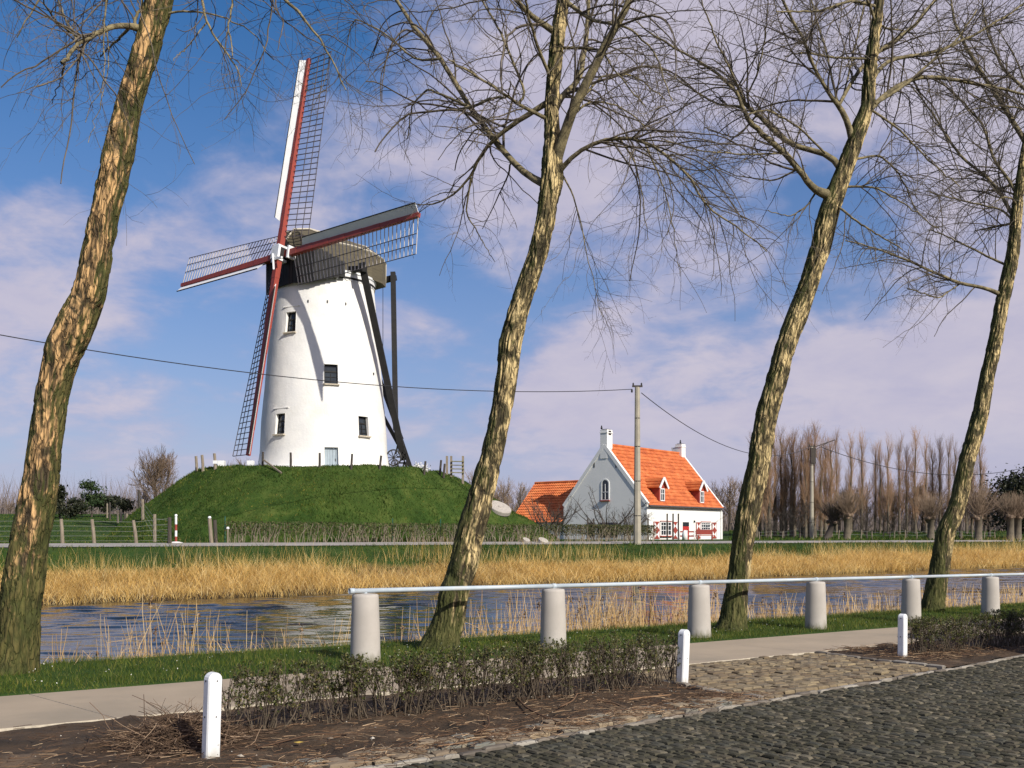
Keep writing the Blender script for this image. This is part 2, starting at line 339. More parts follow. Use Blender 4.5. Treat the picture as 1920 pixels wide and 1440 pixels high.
# ------------------------------------------------------------------ mesh builder
BUILT = {}
class MB:
    def __init__(s): s.V = []; s.Fq = []; s.n = 0; s.attr = None
    def add(s, v, f, mi=0):
        v = np.asarray(v, float).reshape(-1, 3); f = np.asarray(f, np.int64)
        s.V.append(v); s.Fq.append((f+s.n, mi)); s.n += len(v); return s
    def poly(s, pts, mi=0): return s.add([tuple(p) for p in pts], [list(range(len(pts)))], mi)
    def hexa(s, p, mi=0):   # 8 points: bottom ring ccw, top ring ccw
        return s.add([tuple(q) for q in p], [[3, 2, 1, 0], [4, 5, 6, 7], [0, 1, 5, 4], [1, 2, 6, 5], [2, 3, 7, 6], [3, 0, 4, 7]], mi)
    def box(s, c, sz, rz=0.0, mi=0, ax=None):
        hx, hy, hz = sz[0]/2, sz[1]/2, sz[2]/2
        if ax is None:
            cr, sr = math.cos(rz), math.sin(rz); ex, ey, ez = Vector((cr, sr, 0)), Vector((-sr, cr, 0)), Vector((0, 0, 1))
        else: ex, ey, ez = ax
        c = Vector(c); q = []
        for z in (-hz, hz):
            for x, y in ((-hx, -hy), (hx, -hy), (hx, hy), (-hx, hy)): q.append(c+ex*x+ey*y+ez*z)
        return s.hexa(q, mi)
    def beam(s, p0, p1, w, h, up=(0, 0, 1), mi=0):
        p0, p1 = Vector(p0), Vector(p1); ex = (p1-p0); L = ex.length; ex.normalize(); up = Vector(up)
        ey = up.cross(ex)
        if ey.length < 1e-4: ey = Vector((0, 1, 0)).cross(ex)
        ey.normalize(); ez = ex.cross(ey)
        return s.box((p0+p1)/2, (L, w, h), mi=mi, ax=(ex, ey, ez))
    def tubes(s, Pp, Rr, sides=3, mi=0, cap=False):     # Pp (N,K,3), Rr (N,K)
        Pp = np.asarray(Pp, float); Rr = np.asarray(Rr, float); N, K, _ = Pp.shape
        T = np.gradient(Pp, axis=1); T /= np.linalg.norm(T, axis=2, keepdims=True)+1e-9
        mean = T.mean(axis=1); ref = np.where(np.abs(mean[:, 2:3]) > .8, np.array([[1., 0, 0]]), np.array([[0, 0, 1.]]))
        n1 = np.cross(T, ref[:, None, :]); n1 /= np.linalg.norm(n1, axis=2, keepdims=True)+1e-9; n2 = np.cross(T, n1)
        an = np.arange(sides)*2*math.pi/sides
        ring = Pp[:, :, None, :] + Rr[:, :, None, None]*(n1[:, :, None, :]*np.cos(an)[:, None] + n2[:, :, None, :]*np.sin(an)[:, None])
        base = (np.arange(N)*K*sides)[:, None, None]; k = (np.arange(K-1)*sides)[None, :, None]; j = np.arange(sides)[None, None, :]; j2 = (j+1) % sides
        f = np.stack([base+k+j, base+k+j2, base+k+sides+j2, base+k+sides+j], -1).reshape(-1, 4)
        s.add(ring.reshape(-1, 3), f, mi)
        if cap:
            i0 = s.n-N*K*sides
            for q in range(N):
                a0 = i0+q*K*sides; s.Fq.append((np.array([list(range(a0, a0+sides))]), mi)); a1 = a0+(K-1)*sides; s.Fq.append((np.array([list(range(a1+sides-1, a1-1, -1))]), mi))
        return s
    def tube(s, pts, r, sides=8, mi=0, cap=True):
        pts = np.array([[tuple(p) for p in pts]]); r = np.full((1, pts.shape[1]), r) if isinstance(r, (int, float)) else np.array([r])
        return s.tubes(pts, r, sides, mi, cap)
    def lathe(s, c, prof, sides=32, mi=0, cap=True):
        an = np.arange(sides)*2*math.pi/sides; v = []
        for r, z in prof: v += [(c[0]+r*math.cos(a), c[1]+r*math.sin(a), c[2]+z) for a in an]
        f = []
        for k in range(len(prof)-1):
            for j in range(sides): j2 = (j+1) % sides; f.append([k*sides+j, k*sides+j2, (k+1)*sides+j2, (k+1)*sides+j])
        s.add(v, f, mi)
        if cap: n0 = s.n-len(v); s.Fq.append((np.array([list(range(n0+(len(prof)-1)*sides, n0+len(prof)*sides))]), mi)); s.Fq.append((np.array([list(range(n0+sides-1, n0-1, -1))]), mi))
        return s
    def blades(s, B, h, w, lean, K=3, az=None, bend=1.0, mi=0):
        n = len(B); az = rng.uniform(0, 2*math.pi, n) if az is None else az; la = rng.uniform(0, 2*math.pi, n) if np.isscalar(lean) or True else 0
        side = np.stack([np.cos(az), np.sin(az), np.zeros(n)], -1); ld = np.stack([np.cos(la), np.sin(la), np.zeros(n)], -1)
        t = np.linspace(0, 1, K)[None, :, None]; h = np.asarray(h).reshape(-1, 1, 1); lean = np.broadcast_to(np.asarray(lean).reshape(-1, 1, 1), (n, 1, 1))
        c = B[:, None, :] + np.array([0, 0, 1.])*h*t*np.sqrt(np.maximum(1-(lean*t*.8)**2, .05)) + ld[:, None, :]*h*lean*t**(1+bend*.6)
        ww = (np.asarray(w).reshape(-1, 1, 1)*.5)*(1-t*.92)
        v = np.stack([c-side[:, None, :]*ww, c+side[:, None, :]*ww], 2).reshape(-1, 3)
        b = (np.arange(n)*K*2)[:, None]; k = (np.arange(K-1)*2)[None, :]
        f = np.stack([b+k, b+k+1, b+k+3, b+k+2], -1).reshape(-1, 4); return s.add(v, f, mi)
    def leaves(s, C, size, mi=0, flat=0.0):
        n = len(C); a = rng.normal(size=(n, 3)); a /= np.linalg.norm(a, axis=1, keepdims=True); b = np.cross(a, rng.normal(size=(n, 3))); b /= np.linalg.norm(b, axis=1, keepdims=True)
        sz = (np.asarray(size).reshape(-1, 1))*rng.uniform(.6, 1.3, (n, 1))
        v = np.stack([C-a*sz, C+b*sz*.5, C+a*sz, C-b*sz*.5], 1).reshape(-1, 3); f = np.arange(n*4).reshape(-1, 4); return s.add(v, f, mi)
    def mesh(s, name, mats, smooth=False, origin=(0, 0, 0)):
        me = bpy.data.meshes.new(name); V = np.concatenate(s.V)-np.array(tuple(origin)); me.vertices.add(len(V)); me.vertices.foreach_set('co', V.ravel())
        cnt = sum(f.shape[0] for f, _ in s.Fq); loops = np.concatenate([f.ravel() for f, _ in s.Fq])
        sizes = np.concatenate([np.full(f.shape[0], f.shape[1]) for f, _ in s.Fq]); starts = np.concatenate([[0], np.cumsum(sizes)[:-1]])
        me.loops.add(len(loops)); me.loops.foreach_set('vertex_index', loops.astype(np.int32)); me.polygons.add(cnt)
        me.polygons.foreach_set('loop_start', starts.astype(np.int32)); me.polygons.foreach_set('loop_total', sizes.astype(np.int32))
        mats = mats if isinstance(mats, (list, tuple)) else [mats]
        for m in mats: me.materials.append(m)
        if len(mats) > 1: me.polygons.foreach_set('material_index', np.concatenate([np.full(f.shape[0], mi) for f, mi in s.Fq]).astype(np.int32))
        me.update(calc_edges=True); me.validate()
        me.polygons.foreach_set('use_smooth', np.full(len(me.polygons), smooth))
        return me
    def build(s, name, mats, parent=None, smooth=False, kind=None):
        org = wloc(parent) if parent else Vector((0, 0, 0))
        o = bpy.data.objects.new(name, s.mesh(name, mats, smooth, org)); col.objects.link(o)
        if parent: o.parent = parent
        if kind: o['kind'] = kind
        return o
def wloc(o):
    v = Vector(o.location)
    while o.parent: o = o.parent; v += Vector(o.location)
    return v
def thing(name, label, cat, loc=(0, 0, 0), group=None):
    o = bpy.data.objects.new(name, None); o.empty_display_size = .2; col.objects.link(o); o.location = tuple(loc); return tag(o, label, cat, group)
def tag(o, label, cat, group=None):
    o['label'] = label; o['category'] = cat
    if group: o['group'] = group
    return o
def struct(o): o['kind'] = 'structure'; return o
def stuff(o, label=None, cat=None):
    o['kind'] = 'stuff'
    if label: o['label'] = label
    if cat: o['category'] = cat
    return o
def copy_tree(o, parent=None):
    c = o.copy(); col.objects.link(c); c.parent = parent
    for ch in list(o.children): copy_tree(ch, c)
    return c
ORD = ['first', 'second', 'third', 'fourth', 'fifth', 'sixth', 'seventh', 'eighth', 'ninth', 'tenth', 'eleventh', 'twelfth', 'thirteenth', 'fourteenth', 'fifteenth', 'sixteenth', 'seventeenth', 'eighteenth', 'nineteenth', 'twentieth']

# ------------------------------------------------------------------ ground, water, roads
def grid(av, bv, zf):
    A, B = np.meshgrid(av, bv, indexing='ij'); X = -2.066+UX*A-UY*B; Y = 13.9+UY*A+UX*B; Z = zf(A, B, X, Y)
    na, nb = len(av), len(bv); i = np.arange(na-1)[:, None]*nb+np.arange(nb-1)[None, :]
    f = np.stack([i, i+nb, i+nb+1, i+1], -1).reshape(-1, 4); return np.stack([X, Y, Z], -1).reshape(-1, 3), f
av = np.array([-3500, -1500, -700, -350, -200, -130, -90, -65, -50, -40]+list(np.arange(-34, 60, 1.0))+list(np.arange(60, 200, 4.0))+[220, 260, 350, 600, 1200, 3500])
bv = np.array([-3500, -1200, -400, -150, -60, -30, -15, -9, -7, -6, -5, -4, -3, -2, -1.2, -.75, -.68]+list(np.arange(-.4, 2, .3))+list(np.arange(2, 6.1, .3))+[9, 12, 16, 20, 22]+list(np.arange(22.4, 36, .4))+list(np.arange(36, 60, 2.))+list(np.arange(60, 160, 4.))+[170, 200, 300, 600, 1500, 3500])
def zg(A, B, X, Y):
    z = hfun(X, Y); n = fbm(np.stack([X*.35, Y*.35, X*0], -1), 3)-.5
    return z + n*.10*((B > 24.5) & (B < 31)) + n*.06*(B > 36) + n*.03*((B > .2) & (B < 2))
v, f = grid(av, bv, zg); struct(MB().add(v, f).build('ground', M['ground'], smooth=True))
wa = np.concatenate([[-300, -120, -50, -20, -12], np.arange(-9, 42, .11), np.arange(42, 75, .3), [80, 90, 110, 150, 220, 400]]); wb = np.arange(1.8, 24.61, .075)
def wz_(A, B, X, Y):
    p = lambda sx, sy, t: np.stack([X*sx+t, Y*sy-X*sx*.12, X*0+t], -1)
    w = (vnoise(p(.9, 3.2, 2.))-.5)*.052+(vnoise(p(1.6, 6.2, 7.))-.5)*.028+(vnoise(p(.35, 1.1, 5.))-.5)*.06
    act = .35+1.1*vnoise(p(.10, .22, 9.)); k = (A > -9) & (A < 74)
    return WZ+w*act*k*np.clip((24.6-B)/2.0, .25, 1)
v, f = grid(wa, wb, wz_); struct(MB().add(v, f).build('water', M['water'], smooth=True))
# lane on the far bank
v, f = grid(np.arange(-300, 401, 5.), np.array([31.75, 32.6, 33.5, 34.4]), lambda A, B, X, Y: road_z(A)+.008-.13*(1-(B-31.75)/2.65)); struct(MB().add(v, f).build('far_lane', M['asphalt'], smooth=True))
mb = MB()
for b0 in (34.46,):
    v, f = grid(np.arange(-100, 200, 10.), np.array([b0-.07, b0+.07]), lambda A, B, X, Y: road_z(A)+.03); mb.add(v, f)
struct(mb.build('far_lane_edging', M['joint_brown']))

# near side base sheets
def sheet(name, mat, pts_fn, a0, a1, n, kind='structure', lump=0, dz=0.0, nb=8):
    aa = np.linspace(a0, a1, n); V = []
    for a in aa:
        b0, b1 = pts_fn(a)
        for b in np.linspace(b0, b1, nb): V.append((a, b))
    V = np.array(V); X = -2.066+UX*V[:, 0]-UY*V[:, 1]; Y = 13.9+UY*V[:, 0]+UX*V[:, 1]
    Z = znear(V[:, 0])+dz
    if lump: Z = Z+(fbm(np.stack([X*3, Y*3, X*0], -1), 4)-.5)*lump
    i = np.arange(n-1)[:, None]*nb+np.arange(nb-1)[None, :]; f = np.stack([i, i+nb, i+nb+1, i+1], -1).reshape(-1, 4)
    o = MB().add(np.stack([X, Y, Z], -1), f[:, ::-1]).build(name, mat, smooth=True); o['kind'] = kind; return o
road = sheet('road', M['joint'], lambda a: (-16.0, road_edge(a)), -30, 60, 60, dz=-.040)
sheet('soil_bed', M['soil'], lambda a: (road_edge(a)+.36, -2.60), -14, 2.15, 220, lump=.09, dz=-.012, nb=46)
sheet('gutter_bed', M['joint_brown'], lambda a: (road_edge(a)-.02, road_edge(a)+.60), -14, 2.15, 80, lump=.02, dz=-.018, nb=8)
sheet('soil_bed', M['soil'], lambda a: (road_edge(a)-.02, -2.60), 6.55, 40, 260, lump=.10, dz=.004, nb=30)
court = sheet('cobbled_crossing', M['joint_brown'], lambda a: (road_edge(a)-.02, -2.66), 2.10, 6.6, 20, dz=-.035)

# sidewalk slabs
walk = bpy.data.objects.new('sidewalk', None); col.objects.link(walk); struct(walk)
js = [-4.05+5.3*k for k in range(-4, 9)]
for k in range(len(js)-1):
    a0, a1 = js[k]+.007, js[k+1]-.007; mb = MB(); nseg = 14
    sk = lambda b: (b+2.67)*-.20            # joints run slightly askew
    top = []; bot = []
    for (bb, rev) in ((-2.67, False), (-.66, True)):
        seq = np.linspace(a0, a1, nseg+1); seq = seq[::-1] if rev else seq
        for q in seq:
            jit = (vnoise(np.array([q*3.1, bb, 1.]))-.5)*.05 if not rev else (vnoise(np.array([q*2.1, bb, 5.]))-.5)*.05
            top.append(AB(q+sk(bb), bb+jit, znear(q)+.004)); bot.append(AB(q+sk(bb), bb+jit, znear(q)-.10))
    n = len(top); mb.add([tuple(p) for p in top+bot], [list(range(n))]); s0 = [[i, i+n, (i+1) % n+n, (i+1) % n] for i in range(n)]
    mb.Fq.append((np.array(s0)[:, ::-1], 1)); mb.build('slab', [M['slab'], M['slab_edge']], walk)

# setts
def sett_geo(C, ang, la, lb, h, jit=.08):
    """vectorised domed stones: C (N,3) top centre, ang rotation, la/lb half sizes"""
    n = len(C); ca, sa = np.cos(ang), np.sin(ang); ex = np.stack([ca, sa, 0*ca], -1); ey = np.stack([-sa, ca, 0*ca], -1); V = []
    cs = [(-1, -1), (1, -1), (1, 1), (-1, 1)]
    for sc, z in ((1.0, -h), (1.0, -.012), (.80, 0.0)):
        for (x, y) in cs:
            jx = 1+rng.uniform(-jit, jit, n); jy = 1+rng.uniform(-jit, jit, n)
            V.append(C + ex*(x*la*sc*jx)[:, None] + ey*(y*lb*sc*jy)[:, None] + np.array([0, 0, 1.])*(z+rng.uniform(-.002, .002, n))[:, None])
    V.append(C+np.array([0, 0, .006])); V = np.stack(V, 1).reshape(-1, 3)
    b = np.arange(n)[:, None]*13; q = []
    for r0 in (0, 4):
        for j in range(4): j2 = (j+1) % 4; q.append([r0+j, r0+j2, r0+4+j2, r0+4+j])
    Q = (b[:, :, None]+np.array(q)[None]).reshape(-1, 4); T = (b[:, :, None]+np.array([[8, 9, 12], [9, 10, 12], [10, 11, 12], [11, 8, 12]])[None]).reshape(-1, 3)
    return V, Q, T
def visible(C, m=60):
    px = 960+F*C[:, 0]/C[:, 1]; py = 1000-F*(C[:, 2]-EYE)/C[:, 1]; return (px > -m) & (px < 1920+m) & (py < 1440+m*.6) & (C[:, 1] > 3)
RA = math.atan2(UY, UX)
def lay(A, B, La, Lb, mat, parent, name, h=.05, keep=300, zoff=0.0, tilt=.0, jit=.08, uneven=.006):
    A = np.array(A); B = np.array(B); La = np.array(La); Lb = np.array(Lb)
    C = np.stack([-2.066+UX*A-UY*B, 13.9+UY*A+UX*B, znear(A)+zoff+rng.normal(0, uneven, len(A))], -1)
    und = (fbm(np.stack([A*.9, B*.9, A*0], -1), 2)-.5)*.03; C[:, 2] += und
    ang = RA+rng.normal(0, .03, len(A))
    vis = visible(C); dist = np.where(visible(C, 0), C[:, 1], 1e3); order = np.argsort(dist); own = order[:keep] if keep else order[:0]; own = own[dist[own] < 900]
    rest = np.ones(len(A), bool); rest[own] = False
    if rest.any():
        V, Q, T = sett_geo(C[rest], ang[rest], La[rest], Lb[rest], h, jit); mb = MB(); mb.add(V, Q); mb.Fq.append((T, 0))
        mb.build(name+'_paving', mat, parent, kind='stuff')
    protos = []
    for k in range(10):
        V, Q, T = sett_geo(np.zeros((1, 3)), np.zeros(1), np.array([1.]), np.array([1.]), 1.0, jit); V[:, 2] = np.where(V[:, 2] < -.5, -h, V[:, 2])
        mb = MB(); mb.add(V, Q); mb.Fq.append((T, 0)); protos.append(mb.mesh(name, mat))
    for i in own:
        o = bpy.data.objects.new(name, protos[int(rng.integers(10))]); col.objects.link(o); o.parent = parent; o.location = C[i]; o.rotation_euler = (0, 0, ang[i]); o.scale = (La[i], Lb[i], 1)
A, B, La, Lb = [], [], [], []
a = -9.0
while a < 16:
    w = rng.uniform(.070, .096); b = road_edge(a)-rng.uniform(.07, .15)
    lim = -11.5
    while b > lim:
        l = rng.uniform(.09, .15); A.append(a+w/2+rng.normal(0, .003)); B.append(b-l/2); La.append(w/2-.005); Lb.append(l/2-.005); b -= l
    a += w
A, B, La, Lb = map(np.array, (A, B, La, Lb)); Cc = np.stack([-2.066+UX*A-UY*B, 13.9+UY*A+UX*B, znear(A)], -1); k = visible(Cc, 130)
lay(A[k], B[k], La[k], Lb[k], M['sett_dark'], road, 'sett', zoff=-.012, uneven=.0045)
# kerb of flat pale stones along the road edge
A, B, La, Lb = [], [], [], []; a = -9.
while a < 16:
    w = rng.uniform(.12, .34); A.append(a+w/2); B.append(road_edge(a+w/2)-.045+rng.normal(0, .012)); La.append(w/2-.006); Lb.append(rng.uniform(.018, .040)); a += w
lay(A, B, La, Lb, M['kerb'], road, 'edge_stone', keep=80, zoff=-.002, uneven=.003)
# gutter stones beside the planting bed
gut = bpy.data.objects.new('gutter', None); col.objects.link(gut); struct(gut)
A, B, La, Lb = [], [], [], []
for row, (off, wd) in enumerate(((.07, .12), (.22, .17), (.39, .15))):
    a = -8.
    while a < 2.15:
        w = rng.uniform(.15, .25)
        A.append(a+w/2); B.append(road_edge(a)+off+rng.normal(0, .012)); La.append(w/2-.008); Lb.append(wd/2-.006); a += w
k = rng.uniform(size=len(A)) > .06; A, B, La, Lb = (np.array(x)[k] for x in (A, B, La, Lb))
lay(A, B, La, Lb, M['gutter'], gut, 'stone', zoff=.016, jit=.14, uneven=.010)
# crossing of brown setts
A, B, La, Lb = [], [], [], []
b = -2.70
while b > -5.4:
    w = rng.uniform(.115, .15); a = 2.14+rng.uniform(0, .1)
    while a < 6.5:
        l = rng.uniform(.13, .23)
        if b-w > road_edge(a)+.02: A.append(a+l/2); B.append(b-w/2); La.append(l/2-.008); Lb.append(w/2-.008)
        a += l
    b -= w
lay(A, B, La, Lb, M['sett_brown'], court, 'sett', zoff=.0, jit=.12, uneven=.008)
for a0 in (2.12, 6.5):                       # its raised pale side kerbs
    mb = MB(); V, Q, T = None, None, None; bs_ = np.arange(road_edge(a0)+.02, -3.9 if a0 < 3 else -2.75, .27)+.13
    A = np.full(len(bs_), a0); lay(A, bs_, np.full(len(bs_), .045), np.full(len(bs_), .125), M['kerb'], court, 'kerb_stone', zoff=.025, keep=20)

# ------------------------------------------------------------------ mound
MC = Vector(((608-960)/F*66, 66, 0)); MTOP = EYE+4.05
def mound_R(th):
    c, s = np.cos(th), np.sin(th); R0 = 13.1 + 2.8*np.maximum(c, 0)**1.2 + .8*np.maximum(-c, 0); ca = np.maximum(c*UY-s*UX, .05); lim = 11.75/ca; return -np.log(np.exp(-R0*1.5)+np.exp(-lim*1.5))/1.5
def mound_z(X, Y):
    dx, dy = np.asarray(X)-MC.x, np.asarray(Y)-MC.y; r = np.hypot(dx, dy); th = np.arctan2(dy, dx); Rr = mound_R(th); base = 1.20
    r0 = 6.3+1.8*np.abs(np.cos(th)); t = np.clip((r-r0)/(Rr-r0), 0, 1); prof = 1-t**1.16
    prof = np.where(t < .001, 1, prof)
    return base+(MTOP-base)*prof, r/Rr
th = np.linspace(0, 2*math.pi, 241)[:-1]; rr = np.concatenate([[.02], np.linspace(.1, 1.03, 90)])
TT, RR = np.meshgrid(th, rr, indexing='ij'); RW = RR*mound_R(TT); X = MC.x+RW*np.cos(TT); Y = MC.y+RW*np.sin(TT); Z, q = mound_z(X, Y)
slope = np.clip((RW-5.5)/2, 0, 1); Z = Z+(fbm(np.stack([X*.8, Y*.8, X*0], -1), 4)-.5)*.55*slope*(1-sstep(RR, .9, 1.0)) - .35*sstep(RR, .985, 1.03)
nb = len(rr); i = np.arange(240)[:, None]*nb+np.arange(nb-1)[None, :]; i2 = ((np.arange(240)+1) % 240)[:, None]*nb+np.arange(nb-1)[None, :]
mound = struct(MB().add(np.stack([X, Y, Z], -1).reshape(-1, 3), np.stack([i, i+1, i2+1, i2], -1).reshape(-1, 4)[:, ::-1]).build('mound', M['mound'], smooth=True))
def gz(X, Y):
    z = float(hfun(X, Y)); mz, q = mound_z(X, Y); return max(z, float(mz)) if q < 1 else z
n = 42000; th = rng.uniform(-math.pi*1.02, .02*math.pi, n); r = np.sqrt(rng.uniform(.16, 1, n)); Rr = mound_R(th)*r; X = MC.x+Rr*np.cos(th); Y = MC.y+Rr*np.sin(th); Z, _ = mound_z(X, Y)
Z += (fbm(np.stack([X*.8, Y*.8, X*0], -1), 4)-.5)*.55*np.clip((Rr-5.5)/2, 0, 1)*(1-sstep(r, .9, 1.0))-.02
hh = rng.uniform(.05, .17, n)*(.4+fbm(np.stack([X*.7, Y*.7, X*0+4], -1), 2)*1.2)
stuff(MB().blades(np.stack([X, Y, Z], -1), hh, rng.uniform(.03, .07, n), rng.uniform(.2, .9, n)).build('mound_grass', M['grass_far']), 'rough green grass covering the mound under the windmill', 'grass')

# ------------------------------------------------------------------ windmill
TC = Vector((MC.x, 66, 0)); ZB = MTOP-.25; ZT = EYE+(1000-538)*66/F
mill = thing('windmill', 'white tower windmill with red stocks, lattice sails and brown cap on the green mound', 'windmill', (TC.x, TC.y, MTOP))
kr = [(ZB, 4.42), (MTOP+1.2, 4.20), (P(0, 800, 66).z, 4.10), (P(0, 720, 66).z, 3.84), (P(0, 640, 66).z, 3.58), (ZT, 3.30)]
def t_rad(z): return float(np.interp(z, [k[0] for k in kr], [k[1] for k in kr]))
wins = [(545, 600, 15, 40, 'w'), (621, 701, 25, 38, 'w'), (525, 794, 15, 40, 'w'), (682, 796, 15, 38, 'w'), (622, 862, 25, 46, 'd')]
def t_az(px, z):     # azimuth on the tower where the column px meets it
    r = t_rad(z); k = (px-960)/F; best = None
    for q in np.linspace(-math.pi, 0, 2001):
        X, Y = TC.x+r*math.cos(q), TC.y+r*math.sin(q); e = abs(X/Y-k)
        if best is None or e < best[0]: best = (e, q)
    return best[1]
W = []
for (px, py, w, h, kd) in wins:
    zc = EYE+(1000-py)*62.2/F; z0, z1 = zc-h/2*62.2/F, zc+h/2*62.2/F
    if kd == 'd': z0 = MTOP-.15
    if w < 20: w = 17
    az = t_az(px, zc); half = (.5 if w < 20 else .5*w/25*.86)/t_rad(zc)
    if w < 20: half = .40/t_rad(zc)
    W.append((az-half, az+half, z0, z1, kd))
ths = sorted(set(list(np.round(np.linspace(-math.pi, math.pi, 97)[:-1], 5))+[x for w in W for x in (w[0], w[1])]))
zs = sorted(set(list(np.linspace(ZB, ZT, 34))+[x for w in W for x in (w[2], w[3])]))
def tp(q, z, dr=0): r = t_rad(z)+dr; return (TC.x+r*math.cos(q), TC.y+r*math.sin(q), z)
mb = MB(); nz = len(zs); V = [tp(q, z, (float(vnoise(np.array([q*9, z*1.5, 0.])))-.5)*.03) for q in ths for z in zs]; Fc = []
for i in range(len(ths)):
    i2 = (i+1) % len(ths); qm = (ths[i]+(ths[i2] if i2 else math.pi))/2
    for k in range(nz-1):
        zm = (zs[k]+zs[k+1])/2
        if any(w[0] < qm < w[1] and w[2] < zm < w[3] for w in W): continue
        Fc.append([i*nz+k, i2*nz+k, i2*nz+k+1, i*nz+k+1])
mb.add(V, Fc)
for (q0, q1, z0, z1, kd) in W:      # reveals
    d = -.30 if kd == 'w' else -.22
    for A_ in ([(q0, z0), (q1, z0)], [(q1, z0), (q1, z1)], [(q1, z1), (q0, z1)], [(q0, z1), (q0, z0)]):
        (qa, za), (qb, zb) = A_; mb.poly([tp(qa, za, .016), tp(qb, zb, .016), tp(qb, zb, d-.06), tp(qa, za, d-.06)])
mb.build('tower', M['plaster'], mill, smooth=True)
for px_k, (q0, q1, z0, z1, kd) in enumerate(W):
    d = -.24; qm = (q0+q1)/2; e = Vector((-math.sin(qm), math.cos(qm), 0)); nrm = Vector((math.cos(qm), math.sin(qm), 0)); zm = (z0+z1)/2
    hw = (q1-q0)/2*t_rad(zm)
    c = Vector(tp(qm, zm, d)); c = Vector((TC.x, TC.y, zm))+nrm*(t_rad(zm)*math.cos((q1-q0)/2)+d)
    up = Vector((nrm.x*-.12, nrm.y*-.12, 1)).normalized(); nn = e.cross(up)*-1
    H = (z1-z0)
    if kd == 'w':
        fr = MB().box(c-nn*.0, (hw*2+.04, .03, H+.04), ax=(e, nn, up)).build('window', M['glass'], mill)
        fm = MB(); off = nrm*.035
        for sx in (-1, 1): fm.box(c+off+e*sx*(hw-.03), (.07, .05, H), ax=(e, nn, up))
        for zz in (-H/2+.04, H/2-.04): fm.box(c+off+up*zz, (hw*2-.12, .05, .08), ax=(e, nn, up))
        fm.box(c+off+up*H*.15, (hw*2-.12, .06, .10), ax=(e, nn, up))
        fm.box(c+off+up*(-H*.19), (.04, .04, H*.50), ax=(e, nn, up)); 
        for zz in (-.33, -.12): fm.box(c+off+nrm*.004+up*H*zz, (hw*2-.14, .035, .03), ax=(e, nn, up))
        fm.build('frame', M['dark_wood'], fr)
        sl = MB().box(c+nrm*(.28)-up*(H/2+.03), (hw*2+.16, .20, .08), ax=(e, nn, Vector((0, 0, 1)))).build('sill', M['slab_edge'], fr)
        if px_k in (0, 2): MB().box(c+nrm*.27+up*(H/2+.36), (hw*2+.5, .10, .06), ax=(e, nn, up)).build('drip_course', M['plaster'], fr)
    else:
        dr = MB()
        for k in range(5): dr.box(c+e*(-hw+(k+.5)*hw*.4), (hw*.4-.015, .05+.012*(k % 2), H), ax=(e, nn, up))
        dr = dr.build('door', M['door_grey'], mill); MB().box(c+nrm*.06+e*hw*.6-up*H*.02, (.04, .06, .16), ax=(e, nn, up)).build('handle', M['iron'], dr)
for px, py in ((578, 565), (614, 565), (648, 566), (700, 692)):
    z = EYE+(1000-py)*62.6/F; q = t_az(px, z); nrm = Vector((math.cos(q), math.sin(q), 0)); e = Vector((-nrm.y, nrm.x, 0))
    MB().box(Vector(tp(q, z, 0)), (.07, .10, .16), ax=(e, nrm, Vector((0, 0, 1)))).build('vent_hole', M['iron'], mill)
# white stone plinth round the foot
MB().lathe((TC.x, TC.y, MTOP), [(5.15, -.3), (5.15, .07), (4.3, .11)], 64, cap=False).build('plinth', M['plaster'], mill)

PSI, TAU = R_(43.3), R_(8.9)
wh = Vector((-math.sin(PSI), -math.cos(PSI), 0)); w_ax = (wh*math.cos(TAU)+Vector((0, 0, math.sin(TAU)))).normalized()
e1 = Vector((math.cos(PSI), -math.sin(PSI), 0)); e2 = (-wh*math.sin(TAU)+Vector((0, 0, math.cos(TAU)))).normalized()
zb = ZT+.28
# cap: lofted boat-shaped hull with gambrel roof
def sect(s, w, zw, zr, rw, z0=0.0):      # s metres forward of the tower axis
    c = Vector((TC.x, TC.y, zb))+wh*s; sd = Vector((-wh.y, wh.x, 0))
    h = [(w, z0), (w*1.0, zw), (w*.80, zw+(zr-zw)*.42), (rw, zr)]
    pts = [c+sd*x+Vector((0, 0, z)) for x, z in h] + [c-sd*x+Vector((0, 0, z)) for x, z in reversed(h)]
    return pts
secs = [sect(3.2, 1.35, 1.0, 2.1, .35, -.35), sect(2.7, 2.4, 1.6, 2.85, .45, -.15), sect(1.5, 2.9, 1.8, 3.12, .5), sect(0, 3.12, 1.8, 3.1, .5), sect(-1.6, 3.05, 1.75, 2.95, .5), sect(-2.8, 2.65, 1.65, 2.75, .5), sect(-3.6, 2.05, 1.55, 2.45, .45)]
mb = MB(); V = [tuple(p) for s_ in secs for p in s_]; n = 8; Fc = []
for k in range(len(secs)-1):
    for j in range(n): j2 = (j+1) % n; Fc.append([k*n+j, k*n+j2, (k+1)*n+j2, (k+1)*n+j])
mb.add(V, Fc); mb.Fq.append((np.array([list(range(n))]), 0)); mb.Fq.append((np.array([list(range((len(secs)-1)*n, len(secs)*n))[::-1]]), 0))
cap = mb.build('cap', M['cap_wood'], mill)
for j in (1, 6, 3, 4):                   # cream battens over the hips and ridge
    MB().tube([Vector(s_[j])+Vector((0, 0, .03)) for s_ in secs], .065, 4).build('trim', M['cream'], cap)
for k in (2, 4): MB().tube([Vector(secs[k][j])+Vector((0, 0, .02)) for j in range(1, 7)], .05, 4).build('trim', M['cream'], cap)
MB().tube([Vector(secs[-1][j])-wh*.02 for j in range(0, 8)], .05, 4).build('trim', M['cream'], cap)
